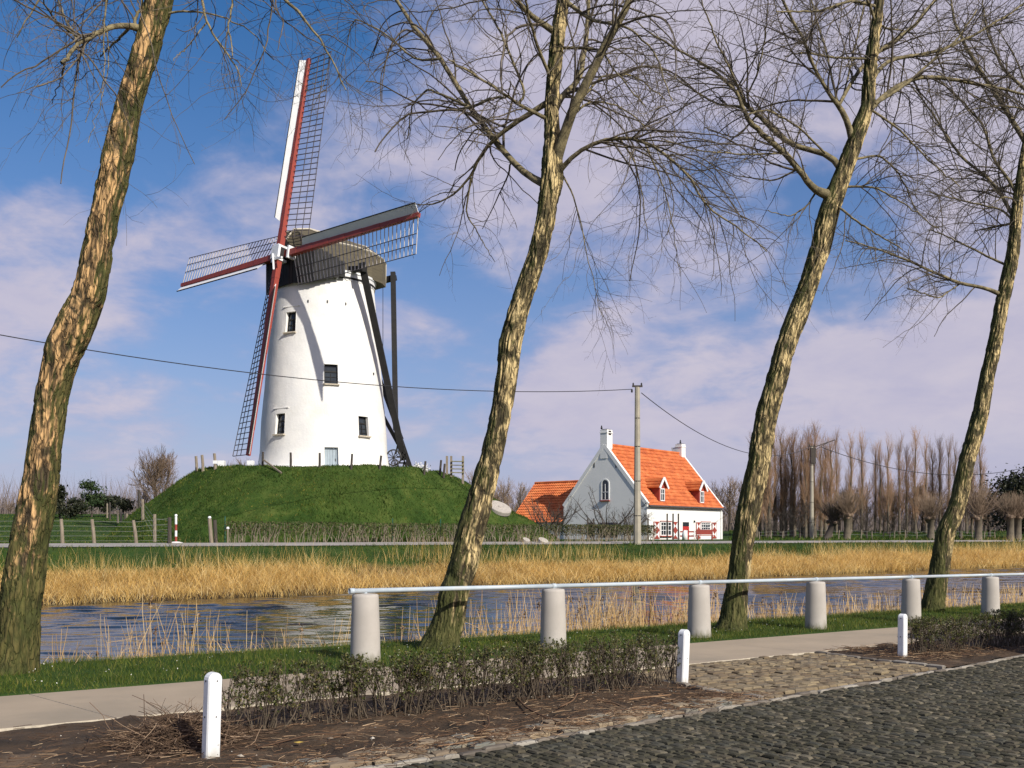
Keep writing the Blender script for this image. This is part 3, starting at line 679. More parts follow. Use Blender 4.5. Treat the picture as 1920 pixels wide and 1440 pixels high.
# dark board hood in front and its skirt
c0 = Vector((TC.x, TC.y, zb)); sd = Vector((-wh.y, wh.x, 0))
path = [(.7, -3.50), (1.7, -3.28), (2.75, -2.66), (3.46, -1.45), (3.46, 1.45), (2.75, 2.66), (1.7, 3.28), (.9, 3.46)]
for (s0, x0), (s1, x1) in zip(path[:-1], path[1:]):
    q0, q1 = c0+wh*s0+sd*x0, c0+wh*s1+sd*x1; dv = (q1-q0); L_ = dv.length; dv.normalize(); nb_ = max(1, round(L_/.34)); nv = Vector((-dv.y, dv.x, 0))
    for k in range(nb_):
        sm = s0+(s1-s0)*(k+.5)/nb_; tp_ = .25+1.15*min(1, max(0, (sm-.4)/2.4)); bt_ = -.35-.55*min(1, max(0, (sm-.8)/2.2))
        if abs(s0-s1) < .01: tp_ = 1.75-abs(x0+(x1-x0)*(k+.5)/nb_)*.45
        MB().box(q0+dv*(L_*(k+.5)/nb_)+Vector((0, 0, (tp_+bt_)/2)), (L_/nb_-.02, .07+.015*(k % 2), tp_-bt_), ax=(dv, nv, Vector((0, 0, 1)))).build('hood_board', M['dark_wood'], cap)
# white ring with a scalloped lower edge
mb = MB(); ns = 480; v = []; f = []
for i in range(ns):
    q = i*2*math.pi/ns; zz = -.10+.045*math.sin(q*62)
    for r_, z_ in ((3.36, zz-.12), (3.42, .34)): v.append((TC.x+r_*math.cos(q), TC.y+r_*math.sin(q), ZT+z_))
    i2 = (i+1) % ns; f.append([i*2, i2*2, i2*2+1, i*2+1])
mb.add(v, f).build('valance', M['white_board'], cap)
MB().lathe((TC.x, TC.y, ZT+.22), [(3.2, 0), (3.46, 0), (3.46, .14), (3.2, .14)], 64, cap=False).build('curb_ring', M['white_paint'], cap)
MB().lathe((TC.x, TC.y, ZT-.16), [(2.9, 0), (3.38, .0), (3.39, .14), (2.9, .14)], 64, cap=False).build('lower_ring', M['dark_wood'], cap)

HUB = P(528, 477, 62.7)
hub = MB(); hub.beam(HUB-w_ax*1.6, HUB+w_ax*.35, .62, .62, up=e2)
hub.build('windshaft', M['iron'], mill)
hb = MB(); hb.beam(HUB+w_ax*.36, HUB+w_ax*.52, .8, .8, up=e2); hb.beam(HUB-w_ax*.18-e1*.95, HUB-w_ax*.18-e1*.82, .6, .8, up=e2); hb.beam(HUB-w_ax*.18+e1*.75, HUB-w_ax*.18+e1*.90, .6, .8, up=e2); hb.beam(HUB+w_ax*.62-e2*.2, HUB+w_ax*.62-e2*1.3+e1*.35, .1, .1); hb.beam(HUB+w_ax*.5-e2*.5, HUB+w_ax*.5-e2*.55+e1*.9, .12, .12)
hb.beam(HUB+w_ax*.1+e2*.36, HUB+w_ax*.1+e2*.5, .75, .5, up=e1); hb.beam(HUB+w_ax*.1-e2*.36, HUB+w_ax*.1-e2*.5, .75, .5, up=e1)
hb.build('hub_clamp', M['white_paint'], mill)
# sails. phi: rotation in the plane
PHI = R_(-1.5); LS = 13.08
d_up = (-e1*math.sin(PHI)+e2*math.cos(PHI)); d_rt = (e1*math.cos(PHI)+e2*math.sin(PHI))
def sail(name_lab, d, lead, off, L0):
    """d direction of the arm, lead side carrying the wind board"""
    h0 = HUB+w_ax*off; twist = lambda t: -lead
    st = MB(); n = 8
    pts = [h0+d*(L0*k/n) for k in range(n+1)]
    for k in range(n): wd = .40-.022*k; st.beam(pts[k], pts[k+1]+d*(.0), wd, wd*.85, up=w_ax)
    root = st.build('sail', M['red_paint'], mill); root['label'] = name_lab
    # wind board, set at an angle to the stock
    bd = MB(); bn = (lead*.80+w_ax*.60).normalized(); t0, t1 = L0*.155, L0*.995
    p0, p1 = h0+d*t0+lead*.17, h0+d*t1+lead*.13; nrm = d.cross(bn).normalized()
    for (q0, q1) in ((p0, p1),):
        A4 = [q0+d*.9*0, q1, q1+bn*.53, q0+bn*.53+d*.35]; bd.hexa([p-nrm*.02 for p in A4]+[p+nrm*.02 for p in A4])
    bd.build('wind_board', M['white_board'], root)
    MB().beam(p0+bn*.55+d*.35, p1+bn*.55, .06, .06).build('board_edge', M['dark_wood'], root)
    # lattice
    tr = -lead; nb = 34; back = .28
    def bar_dir(t): k = 1-t; return (tr*math.cos(.10+.30*k)-w_ax*math.sin(.10+.30*k)).normalized()
    wid = 1.95
    mset = (M['lattice_lit'] if abs(lead.z) > .5 else M['lattice'])  # level arms take the painted sunlit copy, upright arms the dark one
    me = None
    for k in range(nb):
        t = .085+.91*k/(nb-1); p = h0+d*(L0*t); q = bar_dir(t); ww = wid*(.93+.07*t)
        MB().beam(p-tr*(-.1)*.0-q*.05, p+q*(.2+ww), .045, .045).build('lattice_bar', mset, root)
    for j, fr_ in enumerate((.42, .72, 1.0)):
        ts = [.075+.92*k/8 for k in range(9)]; mm = MB()
        mm.tube([h0+d*(L0*t)+bar_dir(t)*(.2+wid*(.93+.07*t)*fr_)+w_ax*(.03) for t in ts], .026, 4); mm.build('lath', M['lattice'] if lead.z > .5 or lead.z < -.5 else M['lattice'], root)
    return root
sail('upright red sail pointing at the sky, white board on its left', d_up, -d_rt, .18, LS)
sail('lower red sail hanging beside the tower', -d_up, d_rt, .18, LS)
sail('right hand sail reaching in front of the cap', d_rt, d_up, -.14, LS)
sail('left hand sail reaching out over the field', -d_rt, -d_up, -.14, LS)

# tail: poles, braces, winch
tail = MB(); tail.beam(P(645, 506, 64.2), P(684, 504, 62.6), .36, .36); tail.beam(P(712, 528, 70), P(742, 520, 69.6), .36, .36)
tail.build('cross_beam', M['dark_wood'], mill)
BP = P(750, 838, 66.8)
for n_, (p0, p1, w) in {'tail_pole': (P(678, 492, 62.8), P(757, 862, 66.6), .42), 'tail_post': (P(737, 511, 69.6), P(742, 806, 67.2), .34),
        'brace': (P(708, 700, 70.0), P(752, 822, 67.0), .30), 'brace_': (P(716, 776, 69.0), P(750, 838, 67.0), .26), 'stay': (P(650, 506, 64.0), P(664, 545, 64.0), .22), 'ground_leg': (P(744, 800, 66.8), P(773, 886, 67.0), .26)}.items():
    MB().beam(p0, p1, w, w*.9, up=(0, 1, 0)).build(n_.rstrip('_'), M['dark_wood'], mill)
MB().tube([P(718, 525, 69.7), P(718, 660, 69.7)], .02, 4).build('cord', M['iron'], mill)
wn = MB(); c = P(738, 858, 66.0)
an = [i*2*math.pi/28 for i in range(29)]
ew = Vector((.93, -.2, 0)).normalized(); uz = Vector((0, 0, 1))
wn.tube([c+ew*math.cos(q)*.52+uz*math.sin(q)*.52 for q in an], .05, 6, cap=False)
for k in range(10): q = k*math.pi/5; wn.beam(c, c+ew*math.cos(q)*.5+uz*math.sin(q)*.5, .045, .045)
c2 = c+ew*.1-uz*.42-Vector((0, .15, 0)); wn.tube([c2+ew*math.cos(q)*.24+uz*math.sin(q)*.24 for q in an], .04, 6, cap=False)
for k in range(6): q = k*math.pi/3; wn.beam(c2, c2+ew*math.cos(q)*.23+uz*math.sin(q)*.23, .035, .035)
wn.build('winch_wheel', M['iron'], mill)
wf = MB()
for (x0, y0, x1, y1) in ((747, 828, 742, 852), (752, 838, 762, 880), (744, 836, 760, 838), (746, 848, 762, 850), (744, 856, 762, 858), (744, 868, 762, 868), (762, 845, 763, 880), (745, 868, 752, 892), (758, 866, 752, 892)):
    wf.beam(P(x0, y0, 66.3), P(x1, y1, 66.3), .10, .10)
wf.build('winch_frame', M['dark_wood'], mill)

# ------------------------------------------------------------------ things on and round the mound
def on_mound(px, D): X = (px-960)/F*D; return Vector((X, D, gz(X, D)))
GP = 'posts round the top of the mound'
pl = [(369, 62, 30, -3, 'pale', 'leftmost pale fence post on the edge of the mound'), (381, 61, 32, -4, 'pale', 'leaning pale fence post, second from the left on the mound'),
      (404, 60.5, 30, -4, 'pale', 'pale post with white cap left of the lower sail tip'), (492, 59.6, 27, 2, 'dark', 'dark post beside the lower sail tip and a slanting stick'),
      (545, 59.4, 27, 0, 'dark', 'dark upright post between the sail tip and the mill door'), (599, 59.4, 26, 1, 'dark', 'dark post just left of the grey mill door'),
      (658, 59.4, 26, 5, 'dark', 'dark leaning post just right of the grey mill door'), (711, 59.8, 27, 8, 'dark', 'dark leaning post left of the iron winch wheel'),
      (794, 61.3, 28, 8, 'dark', 'dark leaning post right of the tail pole'), (824, 63, 26, 7, 'dark', 'dark leaning post left of the lichened boards'), (831, 62.6, 27, 6, 'dark', 'darkest post touching the lichened boards')]
for px, D, hp, lean, kd, lab in pl:
    b = on_mound(px, D); H = hp*D/F; t = b+Vector((math.tan(R_(lean))*H, 0, H)); o = thing('fence_post', lab, 'post', b, GP)
    MB().tube([b-Vector((0, 0, .3)), (b+t)/2+Vector((.01, 0, 0)), t], [.075, .07, .065] if kd == 'dark' else [.1, .09, .085], 8).build('shaft', M['post_dark' if kd == 'dark' else 'post_wood'], o)
    if px == 404: MB().box(b+Vector((0, 0, H*.45)), (.25, .2, .2)).build('white_insulator', M['white_paint'], o)
b = on_mound(495, 58.2); o = thing('wooden_stick', 'pale stick slanting down the mound from a dark post', 'stick', b); MB().beam(P(494, 862, 59.4), P(528, 887, 58.4), .08, .08).build('stick', M['post_wood'], o)
for k, (px, hpx, lab) in enumerate(((416, 13, 'small white block left of the lower sail tip'), (470, 14, 'small white block under the lower sail tip'))):
    b = on_mound(px, 61); o = thing('white_block', lab, 'block', b); MB().box(b+Vector((0, 0, .22)), (.38, .38, .44)).build('block', M['white_paint'], o)
for px, lab in ((783, 'white flower clump nearest the tail pole foot'), (797, 'white flower clump right of a leaning dark post')):
    b = on_mound(px, 62); o = MB().leaves(np.array(b)+np.array([0, 0, .15])+rng.normal(0, .11, (160, 3)), .06).build('flower_clump', M['daisy']); stuff(o, lab, 'flowers')
b = on_mound(850, 61.5); o = thing('board_stile', 'lichened wooden boards nailed between posts on the right shoulder of the mound', 'wooden stile', b)
for px in (838, 846, 868): MB().beam(Vector((P(px, 0, 64).x, 64, gz(P(px, 0, 64).x, 64)-.3)), P(px, 855, 64), .14, .14, up=(0, 1, 0)).build('post', M['post_wood'], o)
for k in range(4): MB().beam(P(847, 865+k*7.0, 63.85), P(870, 865.5+k*7.0, 63.85), .05, .22, up=(0, 1, 0)).build('board', M['lichen_wood'], o)
# millstone leaning on the slope
def hit(px, py):
    for D in np.arange(50, 80, .05):
        q = P(px, py, float(D))
        if q.z <= gz(q.x, q.y): return q
    return on_mound(px, 61)
b = hit(936, 956); o = thing('millstone', 'round pale millstone lying on the right slope of the mound', 'millstone', b)
ax = (Vector((.34, -.40, .85))).normalized(); e_ = ax.cross(Vector((0, 0, 1))).normalized(); g_ = e_.cross(ax)
mb = MB(); cc = b+Vector((0, 0, .12))
for (r_, t_) in (((1.02, 0),)): pass
v = []; nn_ = 40
for (r_, t_) in ((.0001, .14), (.14, .14), (.15, .10), (.97, .12), (1.0, .08), (1.0, -.14)): v += [tuple(cc+ax*t_+(e_*math.cos(q)+g_*math.sin(q))*r_*.80) for q in np.arange(nn_)*2*math.pi/nn_]
f = [[k*nn_+j, k*nn_+(j+1) % nn_, (k+1)*nn_+(j+1) % nn_, (k+1)*nn_+j] for k in range(5) for j in range(nn_)]
mb.add(v, f).build('disc', M['stone_wheel'], o)
b = Vector((P(1015, 0, 58).x, 58, gz(P(1015, 0, 58).x, 58))); o = thing('stone_heap', 'two pale broken millstones low at the right foot of the mound', 'stones', b)
for dx, r_ in ((0, .22), (1.0, .30)):
    cc = b+Vector((dx-.9, 0, .0)); cc.z = gz(cc.x, cc.y)+.12; v = []
    for (rr_, t_) in ((.001, .1), (1, .1), (1, -.1)): v += [tuple(cc+ax*t_+(e_*math.cos(q)+g_*math.sin(q))*rr_*r_) for q in np.arange(24)*2*math.pi/24]
    MB().add(v, [[k*24+j, k*24+(j+1) % 24, (k+1)*24+(j+1) % 24, (k+1)*24+j] for k in range(2) for j in range(24)]).build('stone', M['stone_wheel'], o)

# ------------------------------------------------------------------ house
HC = Vector((12.99, 95.0, 0)); hd = Vector((.64, .768, 0)).normalized(); hg = Vector((-.768, .64, 0)).normalized(); LH, WH = 15.3, 10.0
HZ = 1.12; ZE = 4.58; ZRd = 10.55; fn = -hg; gn = -hd; UPZ = Vector((0, 0, 1))
house = thing('farmhouse', 'white farmhouse with orange tiled roof, two red dormers and patterned shutters', 'house', (HC.x, HC.y, HZ))
def FA(t, z, o=0): return HC+hd*t+UPZ*z+fn*o          # facade
def GA(s, z, o=0): return HC+hg*s+UPZ*z+gn*o          # gable, s from the corner to the far left
def t_of(px): k = (px-960)/F; return (HC.y*k-HC.x)/(hd.x-hd.y*k)
def s_of(px): k = (px-960)/F; return (HC.y*k-HC.x)/(hg.x-hg.y*k)
mb = MB(); zb_ = HZ-.6
prof = [(0, zb_), (0, ZE), (WH/2, ZRd), (WH, ZE), (WH, zb_)]
v = [tuple(GA(s, z)) for s, z in prof]+[tuple(GA(s, z)+hd*LH) for s, z in prof]
mb.add(v, [[0, 1, 2, 3, 4]]); mb.Fq.append((np.array([[9, 8, 7, 6, 5]]), 0)); mb.Fq.append((np.array([[0, 5, 6, 1], [3, 8, 9, 4], [1, 6, 7, 2], [2, 7, 8, 3]]), 0))
wall = mb.build('wall', M['plaster_house'], house)
pitch = math.atan2(ZRd-ZE, WH/2)
def tile_roof(parent, p_eave, along, Lr, up, Sl, ncourse, tw, nrm, mat=M['tile']):
    """courses of pantiles; p_eave lower left corner, along ridge direction, up = unit vector up the slope"""
    ex = Sl/ncourse; nt_ = int(round(Lr/tw)); tw = Lr/nt_
    for k in range(ncourse):
        per = 6; xs = np.arange(nt_*per+1)*tw/per; ph = (np.arange(nt_*per+1) % per)/per
        wv = .045*np.sin(2*np.pi*ph)+.012*rng.normal(size=len(xs)).repeat(1)*0
        jit = np.repeat(rng.normal(0, .008, nt_+1), per)[:len(xs)]
        lo = [p_eave+along*float(x)+up*(k*ex-.04)+nrm*(.115+float(w)+float(j)) for x, w, j in zip(xs, wv, jit)]
        lo2 = [p+nrm*-.05 for p in lo]
        hi = [p_eave+along*float(x)+up*((k+1)*ex)+nrm*(.045+float(w)*.8) for x, w in zip(xs, wv)]
        n = len(xs); V = [tuple(p) for p in lo2+lo+hi]; Fq = [[i, i+1, n+i+1, n+i] for i in range(n-1)]+[[n+i, n+i+1, 2*n+i+1, 2*n+i] for i in range(n-1)]
        MB().add(V, Fq).build('tile_course', mat, parent)
upf = (hg*math.cos(pitch)+UPZ*math.sin(pitch)); nf = (fn*math.sin(pitch)+UPZ*math.cos(pitch))
upb = (-hg*math.cos(pitch)+UPZ*math.sin(pitch)); nbk = (hg*math.sin(pitch)+UPZ*math.cos(pitch)); Sl = math.hypot(WH/2, ZRd-ZE)
rf = thing('x', '', '', (HC.x, HC.y, ZE)); rf.name = 'roof'; rf.parent = house; rf.location = (0, 0, ZE-HZ)
for k_ in ('label', 'category'): del rf[k_]
tile_roof(rf, FA(.22, ZE)-upf*.25, hd, LH-.2, upf, Sl+.25, 16, .26, nf)
tile_roof(rf, GA(WH, ZE)+hd*.22-upb*.25, hd, LH-.2, upb, Sl+.25, 16, .26, nbk)
MB().tube([GA(WH/2, ZRd+.12)+hd*.3, GA(WH/2, ZRd+.12)+hd*(LH-.2)], .15, 8).build('ridge', M['tile'], rf)
# white verges (raised gable copings)
for s0, s1 in ((0, WH/2), (WH, WH/2)):
    MB().beam(GA(s0, ZE)+hd*.10+nf*.02, GA(s1, ZRd)+hd*.10+nf*.02, .34, .36, up=(nf if s0 == 0 else nbk)).build('coping', M['plaster_house'], house)
    MB().beam(GA(s0, ZE)+hd*(LH-.05), GA(s1, ZRd)+hd*(LH-.05), .26, .30, up=(nf if s0 == 0 else nbk)).build('coping', M['plaster_house'], house)
gt = MB(); gt.beam(FA(-.1, ZE-.12, .30), FA(LH+.25, ZE-.12, .30), .17, .15); gt.build('gutter', M['lattice'], house)
MB().tube([FA(LH-.55, ZE-.2, .14), FA(LH-.55, HZ, .14)], .05, 6).build('downpipe', M['white_board'], house)
# chimneys
def chimney(c, wx, wy, z0, z1, flare=0.0):
    mb = MB(); mb.box(c+UPZ*((z0+z1)/2), (wx, wy, z1-z0), ax=(hg, hd, UPZ)); 
    if flare:
        q = []
        for z, a_ in ((z1-2.3, .0), (z1-.35, flare)):
            for x, y in ((wx/2-.01, -wy/2+.01), (wx/2+a_+.005, -wy/2+.01), (wx/2+a_+.005, wy/2-.01), (wx/2-.01, wy/2-.01)): q.append(c+hg*x+hd*y+UPZ*z)
        mb.hexa(q)
    o = mb.build('chimney', M['plaster_house'], house)
    MB().box(c+UPZ*(z1-.30), (wx+.10, wy+.10, .08), ax=(hg, hd, UPZ)).build('band', M['plaster_house'], o)
    MB().box(c+UPZ*(z1+.02), (wx*.7, wy*.7, .10), ax=(hg, hd, UPZ)).build('flue', M['iron'], o)
    return o
zc1 = EYE+193*97.5/F
ch = chimney(GA(WH/2, 0)+hd*.42, .82, .95, ZRd-1.3, zc1+.15)
MB().box(GA(WH/2, zc1-.16)+hd*.42+fn*.42, (.42, .06, .42), ax=(hd, fn, UPZ)).build('opening', M['iron'], ch)
ch2 = chimney(GA(WH/2, 0)+hd*(LH-.35), .80, .85, ZRd-1.2, EYE+176*104/F, .55)
for c_, z_ in ((GA(WH/2+.35, zc1+.20)+hd*.1, 0), (GA(WH/2, EYE+176*104/F+.1)+hd*(LH-.35), 1)):
    o = MB().lathe(tuple(c_), [(.02, .0), (.09, .05), (.11, .15), (.06, .25), (.07, .33), (.02, .4)], 10).build('bird', M['iron']); tag(o, ['small dark bird perched on the left chimney', 'small dark bird perched on the right chimney'][z_], 'bird')
# gable window (arched), slits
def arched(c, ex, nrm, w, h, parent, frame, dark):
    def ring(w_, h_, o_): 
        pts = [c+ex*(-w_/2)-UPZ*(h_/2), c+ex*(w_/2)-UPZ*(h_/2)]; r = w_/2
        for q in np.linspace(0, math.pi, 11): pts.append(c+ex*(math.cos(q)*r)+UPZ*(h_/2-r+math.sin(q)*r))
        return [p+nrm*o_ for p in pts]
    o = MB(); a, b = ring(w+.26, h+.22, .05), ring(w, h, .05); a0, b0 = ring(w+.26, h+.22, -.02), ring(w, h, -.16); n = len(a)
    V = [tuple(p) for p in a+b+a0+b0]; Fq = []
    for i in range(n): j = (i+1) % n; Fq += [[i, j, n+j, n+i], [i, 2*n+i, 2*n+j, j], [n+i, n+j, 3*n+j, 3*n+i]]
    o = o.add(V, Fq).build('arched_window', frame, parent); MB().poly(ring(w, h, .012)).build('pane', dark, o)
    mb = MB(); mb.box(c+nrm*.03-UPZ*h*.10, (.05, .04, h*.78), ax=(ex, nrm, UPZ)); mb.box(c+nrm*.035-UPZ*h*.12, (w-.02, .04, .05), ax=(ex, nrm, UPZ)); mb.build('glazing_bar', M['white_board'], o)
    MB().box(c+nrm*.10-UPZ*(h/2+.12), (w+.35, .24, .12), ax=(ex, nrm, UPZ)).build('sill', M['red_paint'], o)
sw = s_of(1135); zz_ = EYE+81*99/F; arched(GA(sw, zz_), hg, gn, .75, 1.95, house, M['plaster_house'], M['glass'])
for px, y0, y1, D in ((1134, 831, 845, 99), (1114, 868, 879, 101), (1155, 868, 878, 98)):
    MB().box(GA(s_of(px), EYE+(1000-(y0+y1)/2)*D/F, 0), (.12, .05, (y1-y0)*D/F), ax=(hg, gn, UPZ)).build('slit', M['iron'], house)
for px, w in ((1108, .9), (1140, 2.2)):
    MB().box(GA(s_of(px), HZ+1.0, 0), (w, .06, 1.5), ax=(hg, gn, UPZ)).build('cellar_opening', M['glass'], house)
# facade windows, shutters, door
ft = t_of
z_lo, z_hi = HZ+.15, EYE+22*97/F
def fwin(px0, px1, z0, z1):
    t0, t1 = ft(px0), ft(px1); c = FA((t0+t1)/2, (z0+z1)/2); w, h = t1-t0, z1-z0
    o = MB(); 
    for sx in (-1, 1): o.box(c+hd*sx*(w/2-.04)+fn*.03, (.09, .10, h), ax=(hd, fn, UPZ))
    for sz in (-1, 1): o.box(c+UPZ*sz*(h/2-.04)+fn*.03, (w-.16, .10, .09), ax=(hd, fn, UPZ))
    o = o.build('window', M['white_board'], house); MB().box(c+fn*.012, (w-.04, .02, h-.04), ax=(hd, fn, UPZ)).build('pane', M['glass'], o)
    g = MB()
    for k in (-1, 0, 1): g.box(c+hd*k*w/4.2+fn*.03, (.05, .03, h-.17), ax=(hd, fn, UPZ))
    for z in (-.12, .22): g.box(c+UPZ*z*h+fn*.034, (w-.17, .03, .05), ax=(hd, fn, UPZ))
    g.build('glazing_bar', M['white_board'], o); MB().box(c-UPZ*(h/2+.06)+fn*.10, (w+.2, .24, .10), ax=(hd, fn, UPZ)).build('sill', M['red_paint'], o)
    MB().box(c+UPZ*(h/2+.05)+fn*.06, (w+.1, .12, .08), ax=(hd, fn, UPZ)).build('lintel', M['red_paint'], o)
fwin(1238, 1258, z_lo+.3, z_hi); fwin(1314, 1331, z_lo+.85, z_hi)
def shutter(px0, px1):
    t0, t1 = ft(px0), ft(px1); w = t1-t0; h = z_hi-z_lo; c = FA((t0+t1)/2, (z_hi+z_lo)/2, .05); o = MB().box(c, (w, .06, h), ax=(hd, fn, UPZ)).build('shutter', M['red_paint'], house)
    for hz in (-.25, .25):          # white hourglass: two triangles meeting from the sides
        cc = c+UPZ*hz*h+fn*.033
        hh = h*.23; q = .42*w; tri = MB()
        for s_ in (-1, 1): tri.add([tuple(cc+hd*q*s_+UPZ*hh), tuple(cc+hd*q*s_-UPZ*hh), tuple(cc)], [[0, 1, 2]])
        tri.add([tuple(cc-hd*q+UPZ*hh*1.0+fn*.002), tuple(cc-hd*.02*w+fn*.002), tuple(cc-hd*q-UPZ*hh+fn*.002)], [[0, 1, 2]])
        tri.build('painted_hourglass', M['white_paint'], o)
for a_, b_ in ((1225, 1236), (1260, 1270), (1304.5, 1313), (1334, 1343)): shutter(a_, b_)
t0, t1 = ft(1280), ft(1291); c = FA((t0+t1)/2, (HZ+z_hi-.15)/2+.0, .03); dh = z_hi-HZ
dr = MB().box(FA((t0+t1)/2, HZ+(dh-.45)/2, .03), (t1-t0, .08, dh-.45), ax=(hd, fn, UPZ)).build('door', simple('bright_red_door', (.50, .035, .03), (.42, .03, .028), 2, .5, 0), house)
MB().box(FA((t0+t1)/2, HZ+dh-.22, .03), (t1-t0, .07, .42), ax=(hd, fn, UPZ)).build('transom', M['glass'], dr)
MB().box(FA((t0+t1)/2+.25, HZ+1.0, .10), (.05, .05, .15), ax=(hd, fn, UPZ)).build('handle', M['iron'], dr)
MB().box(FA(ft(1301), HZ+1.9, .08), (.14, .12, .22), ax=(hd, fn, UPZ)).build('wall_lamp', M['iron'], house)
# dormers
def dormer(px, lab):
    t = ft(px); w = 1.15; z0 = ZE+.15; zw = z0+1.65; zt = zw+.75; f0 = -.05
    def DP(x, y, z): return HC+hd*(t+x)+hg*y+UPZ*z
    y0 = .15; run = lambda z: (z-ZE)/math.tan(pitch)+.15
    o = MB(); o.add([tuple(DP(-w/2, y0, z0)), tuple(DP(w/2, y0, z0)), tuple(DP(w/2, y0, zw)), tuple(DP(0, y0, zt)), tuple(DP(-w/2, y0, zw))], [[0, 1, 2, 3, 4]])
    for sx in (-1, 1):
        o.add([tuple(DP(sx*w/2, y0, z0)), tuple(DP(sx*w/2, run(zw)+.2, zw)), tuple(DP(sx*w/2, y0, zw))], [[0, 1, 2]])
    o = o.build('dormer', M['red_paint'], house)
    o['label'] = lab
    for sx in (-1, 1):               # little tiled roof
        ye = run(zt)+.3; e0 = DP(sx*(w/2+.22), y0-.22, zw-.10); e1_ = DP(0, y0-.22, zt+.12); e2_ = DP(0, ye, zt+.12); e3 = DP(sx*(w/2+.22), run(zw)+.1, zw-.10)
        nn = (e1_-e0).cross(e3-e0).normalized()*(-1 if sx < 0 else 1)
        nn = nn if nn.z > 0 else -nn
        A4 = [e0, e1_, e2_, e3]; MB().hexa([p-nn*.03 for p in A4]+[p+nn*.05 for p in A4]).build('dormer_roof', M['tile'], o)
        for k in range(3): q0 = e0.lerp(e1_, .08+.3*k); q1 = e3.lerp(e2_, .08+.3*k); MB().tube([q0+nn*.07, q1+nn*.07], .05, 4).build('tile_row', M['tile'], o)
        MB().beam(DP(sx*(w/2+.26), y0-.25, zw-.16), DP(0, y0-.25-.0, zt+.16), .08, .24, up=hd*sx+UPZ).build('bargeboard', M['white_board'], o)
    wc = DP(0, y0-.03, z0+.88); ww, wh_ = .70, 1.15; g = MB()
    for sx in (-1, 1): g.box(wc+hd*sx*ww/2, (.09, .08, wh_), ax=(hd, fn, UPZ))
    for sz in (-1, 1): g.box(wc+UPZ*sz*wh_/2, (ww+.09, .08, .09), ax=(hd, fn, UPZ))
    g.box(wc, (.06, .07, wh_-.1), ax=(hd, fn, UPZ)); g.box(wc+UPZ*.1, (ww-.1, .075, .05), ax=(hd, fn, UPZ)); g.build('window_frame', M['white_board'], o)
    MB().box(wc+hg*.02, (ww-.05, .04, wh_-.05), ax=(hd, fn, UPZ)).build('pane', M['glass'], o)
dormer(1244, 'left red dormer window'); dormer(1318, 'right red dormer window')
# annex
AZ = 7.25; L0 = GA(WH, 0); ar0 = L0+hd*4.1; sl = 4.1
annex = thing('outbuilding', 'low outbuilding with orange tiled roof left of the white farmhouse', 'outbuilding', (ar0.x, ar0.y, HZ))
def AN(s, y, z): return L0+hg*s+hd*y+UPZ*z
LA = 6.9; v = []
pr = [(.15, zb_), (.15, 3.15), (4.1, AZ-.08), (8.0, 3.15), (8.0, zb_)]
mb = MB(); v = [tuple(AN(.02, y, z)) for y, z in pr]+[tuple(AN(LA, y, z)) for y, z in pr]
mb.add(v, [[4, 3, 2, 1, 0]]); mb.Fq.append((np.array([[5, 6, 7, 8, 9]]), 0)); mb.Fq.append((np.array([[0, 1, 6, 5], [4, 9, 8, 3], [1, 2, 7, 6], [2, 3, 8, 7]]), 0)); mb.build('wall', M['plaster_house'], annex)
ap = math.atan2(AZ-3.1, 4.1); upa = hd*math.cos(ap)+UPZ*math.sin(ap); na = -hd*math.sin(ap)+UPZ*math.cos(ap); Sa = math.hypot(4.1, AZ-3.1)
r2 = bpy.data.objects.new('roof', None); col.objects.link(r2); r2.parent = annex; r2.location = (0, 0, 0)
tile_roof(r2, AN(LA+.15, 0, 3.1)-upa*.25, -hg, LA+.1, upa, Sa+.25, 15, .26, na)
MB().poly([AN(.02, 4.1, AZ+.02), AN(LA+.1, 4.1, AZ+.02), AN(LA+.1, 8.2, 3.1), AN(.02, 8.2, 3.1)]).build('back_slope', M['tile'], r2)
MB().tube([AN(.05, 4.1, AZ+.10), AN(LA+.1, 4.1, AZ+.10)], .14, 8).build('ridge', M['tile'], r2)

# ------------------------------------------------------------------ poles and wires
def pole(px, pyb, pyt, D, lab, arm=False):
    b = P(px, pyb, D); b.z = gz(b.x, b.y); t = P(px, pyt, D); H = t.z-b.z; o = thing('utility_pole', lab, 'utility pole', b)
    n = 8; mb = MB(); 
    mb.tube([b-UPZ*.3, b+UPZ*H*.33, b+UPZ*H*.66, t], [.235, .205, .175, .15], 8); mb.build('shaft', M['pole_concrete'], o)
    for k in (.18, .40, .62, .8): MB().lathe(tuple(b+UPZ*H*k), [(.24-.09*k, 0), (.24-.09*k, .05)], 10).build('band', M['iron'], o)
    MB().box(t+UPZ*.06, (.62, .14, .10)).build('crossarm', M['post_dark'], o)
    for dx in (-.25, .25): MB().lathe(tuple(t+Vector((dx, -.0, .11))), [(.03, 0), (.05, .03), (.05, .12), (.02, .16)], 8).build('insulator', M['iron'], o)
    MB().lathe(tuple(t+Vector((-.34, -.08, -.34))), [(.02, 0), (.06, .03), (.06, .16), (.02, .2)], 8).build('insulator', M['iron'], o)
    if arm:
        MB().beam(t-UPZ*.1, P(1565, 825, D), .09, .09).build('arm', M['post_dark'], o); MB().beam(t-UPZ*.5, P(1556, 828, D), .05, .05).build('stay', M['post_dark'], o)
        MB().box(t-UPZ*.9+Vector((.1, -.1, 0)), (.5, .3, 1.6)).build('junction_box', M['post_dark'], o)
    return t
T1 = pole(1195, 1018, 726, 60, 'tall concrete utility pole on the bank in front of the farmhouse gable')
T2 = pole(1522, 1012, 838, 100, 'farther utility pole with a raised arm among the bare poplars', True)
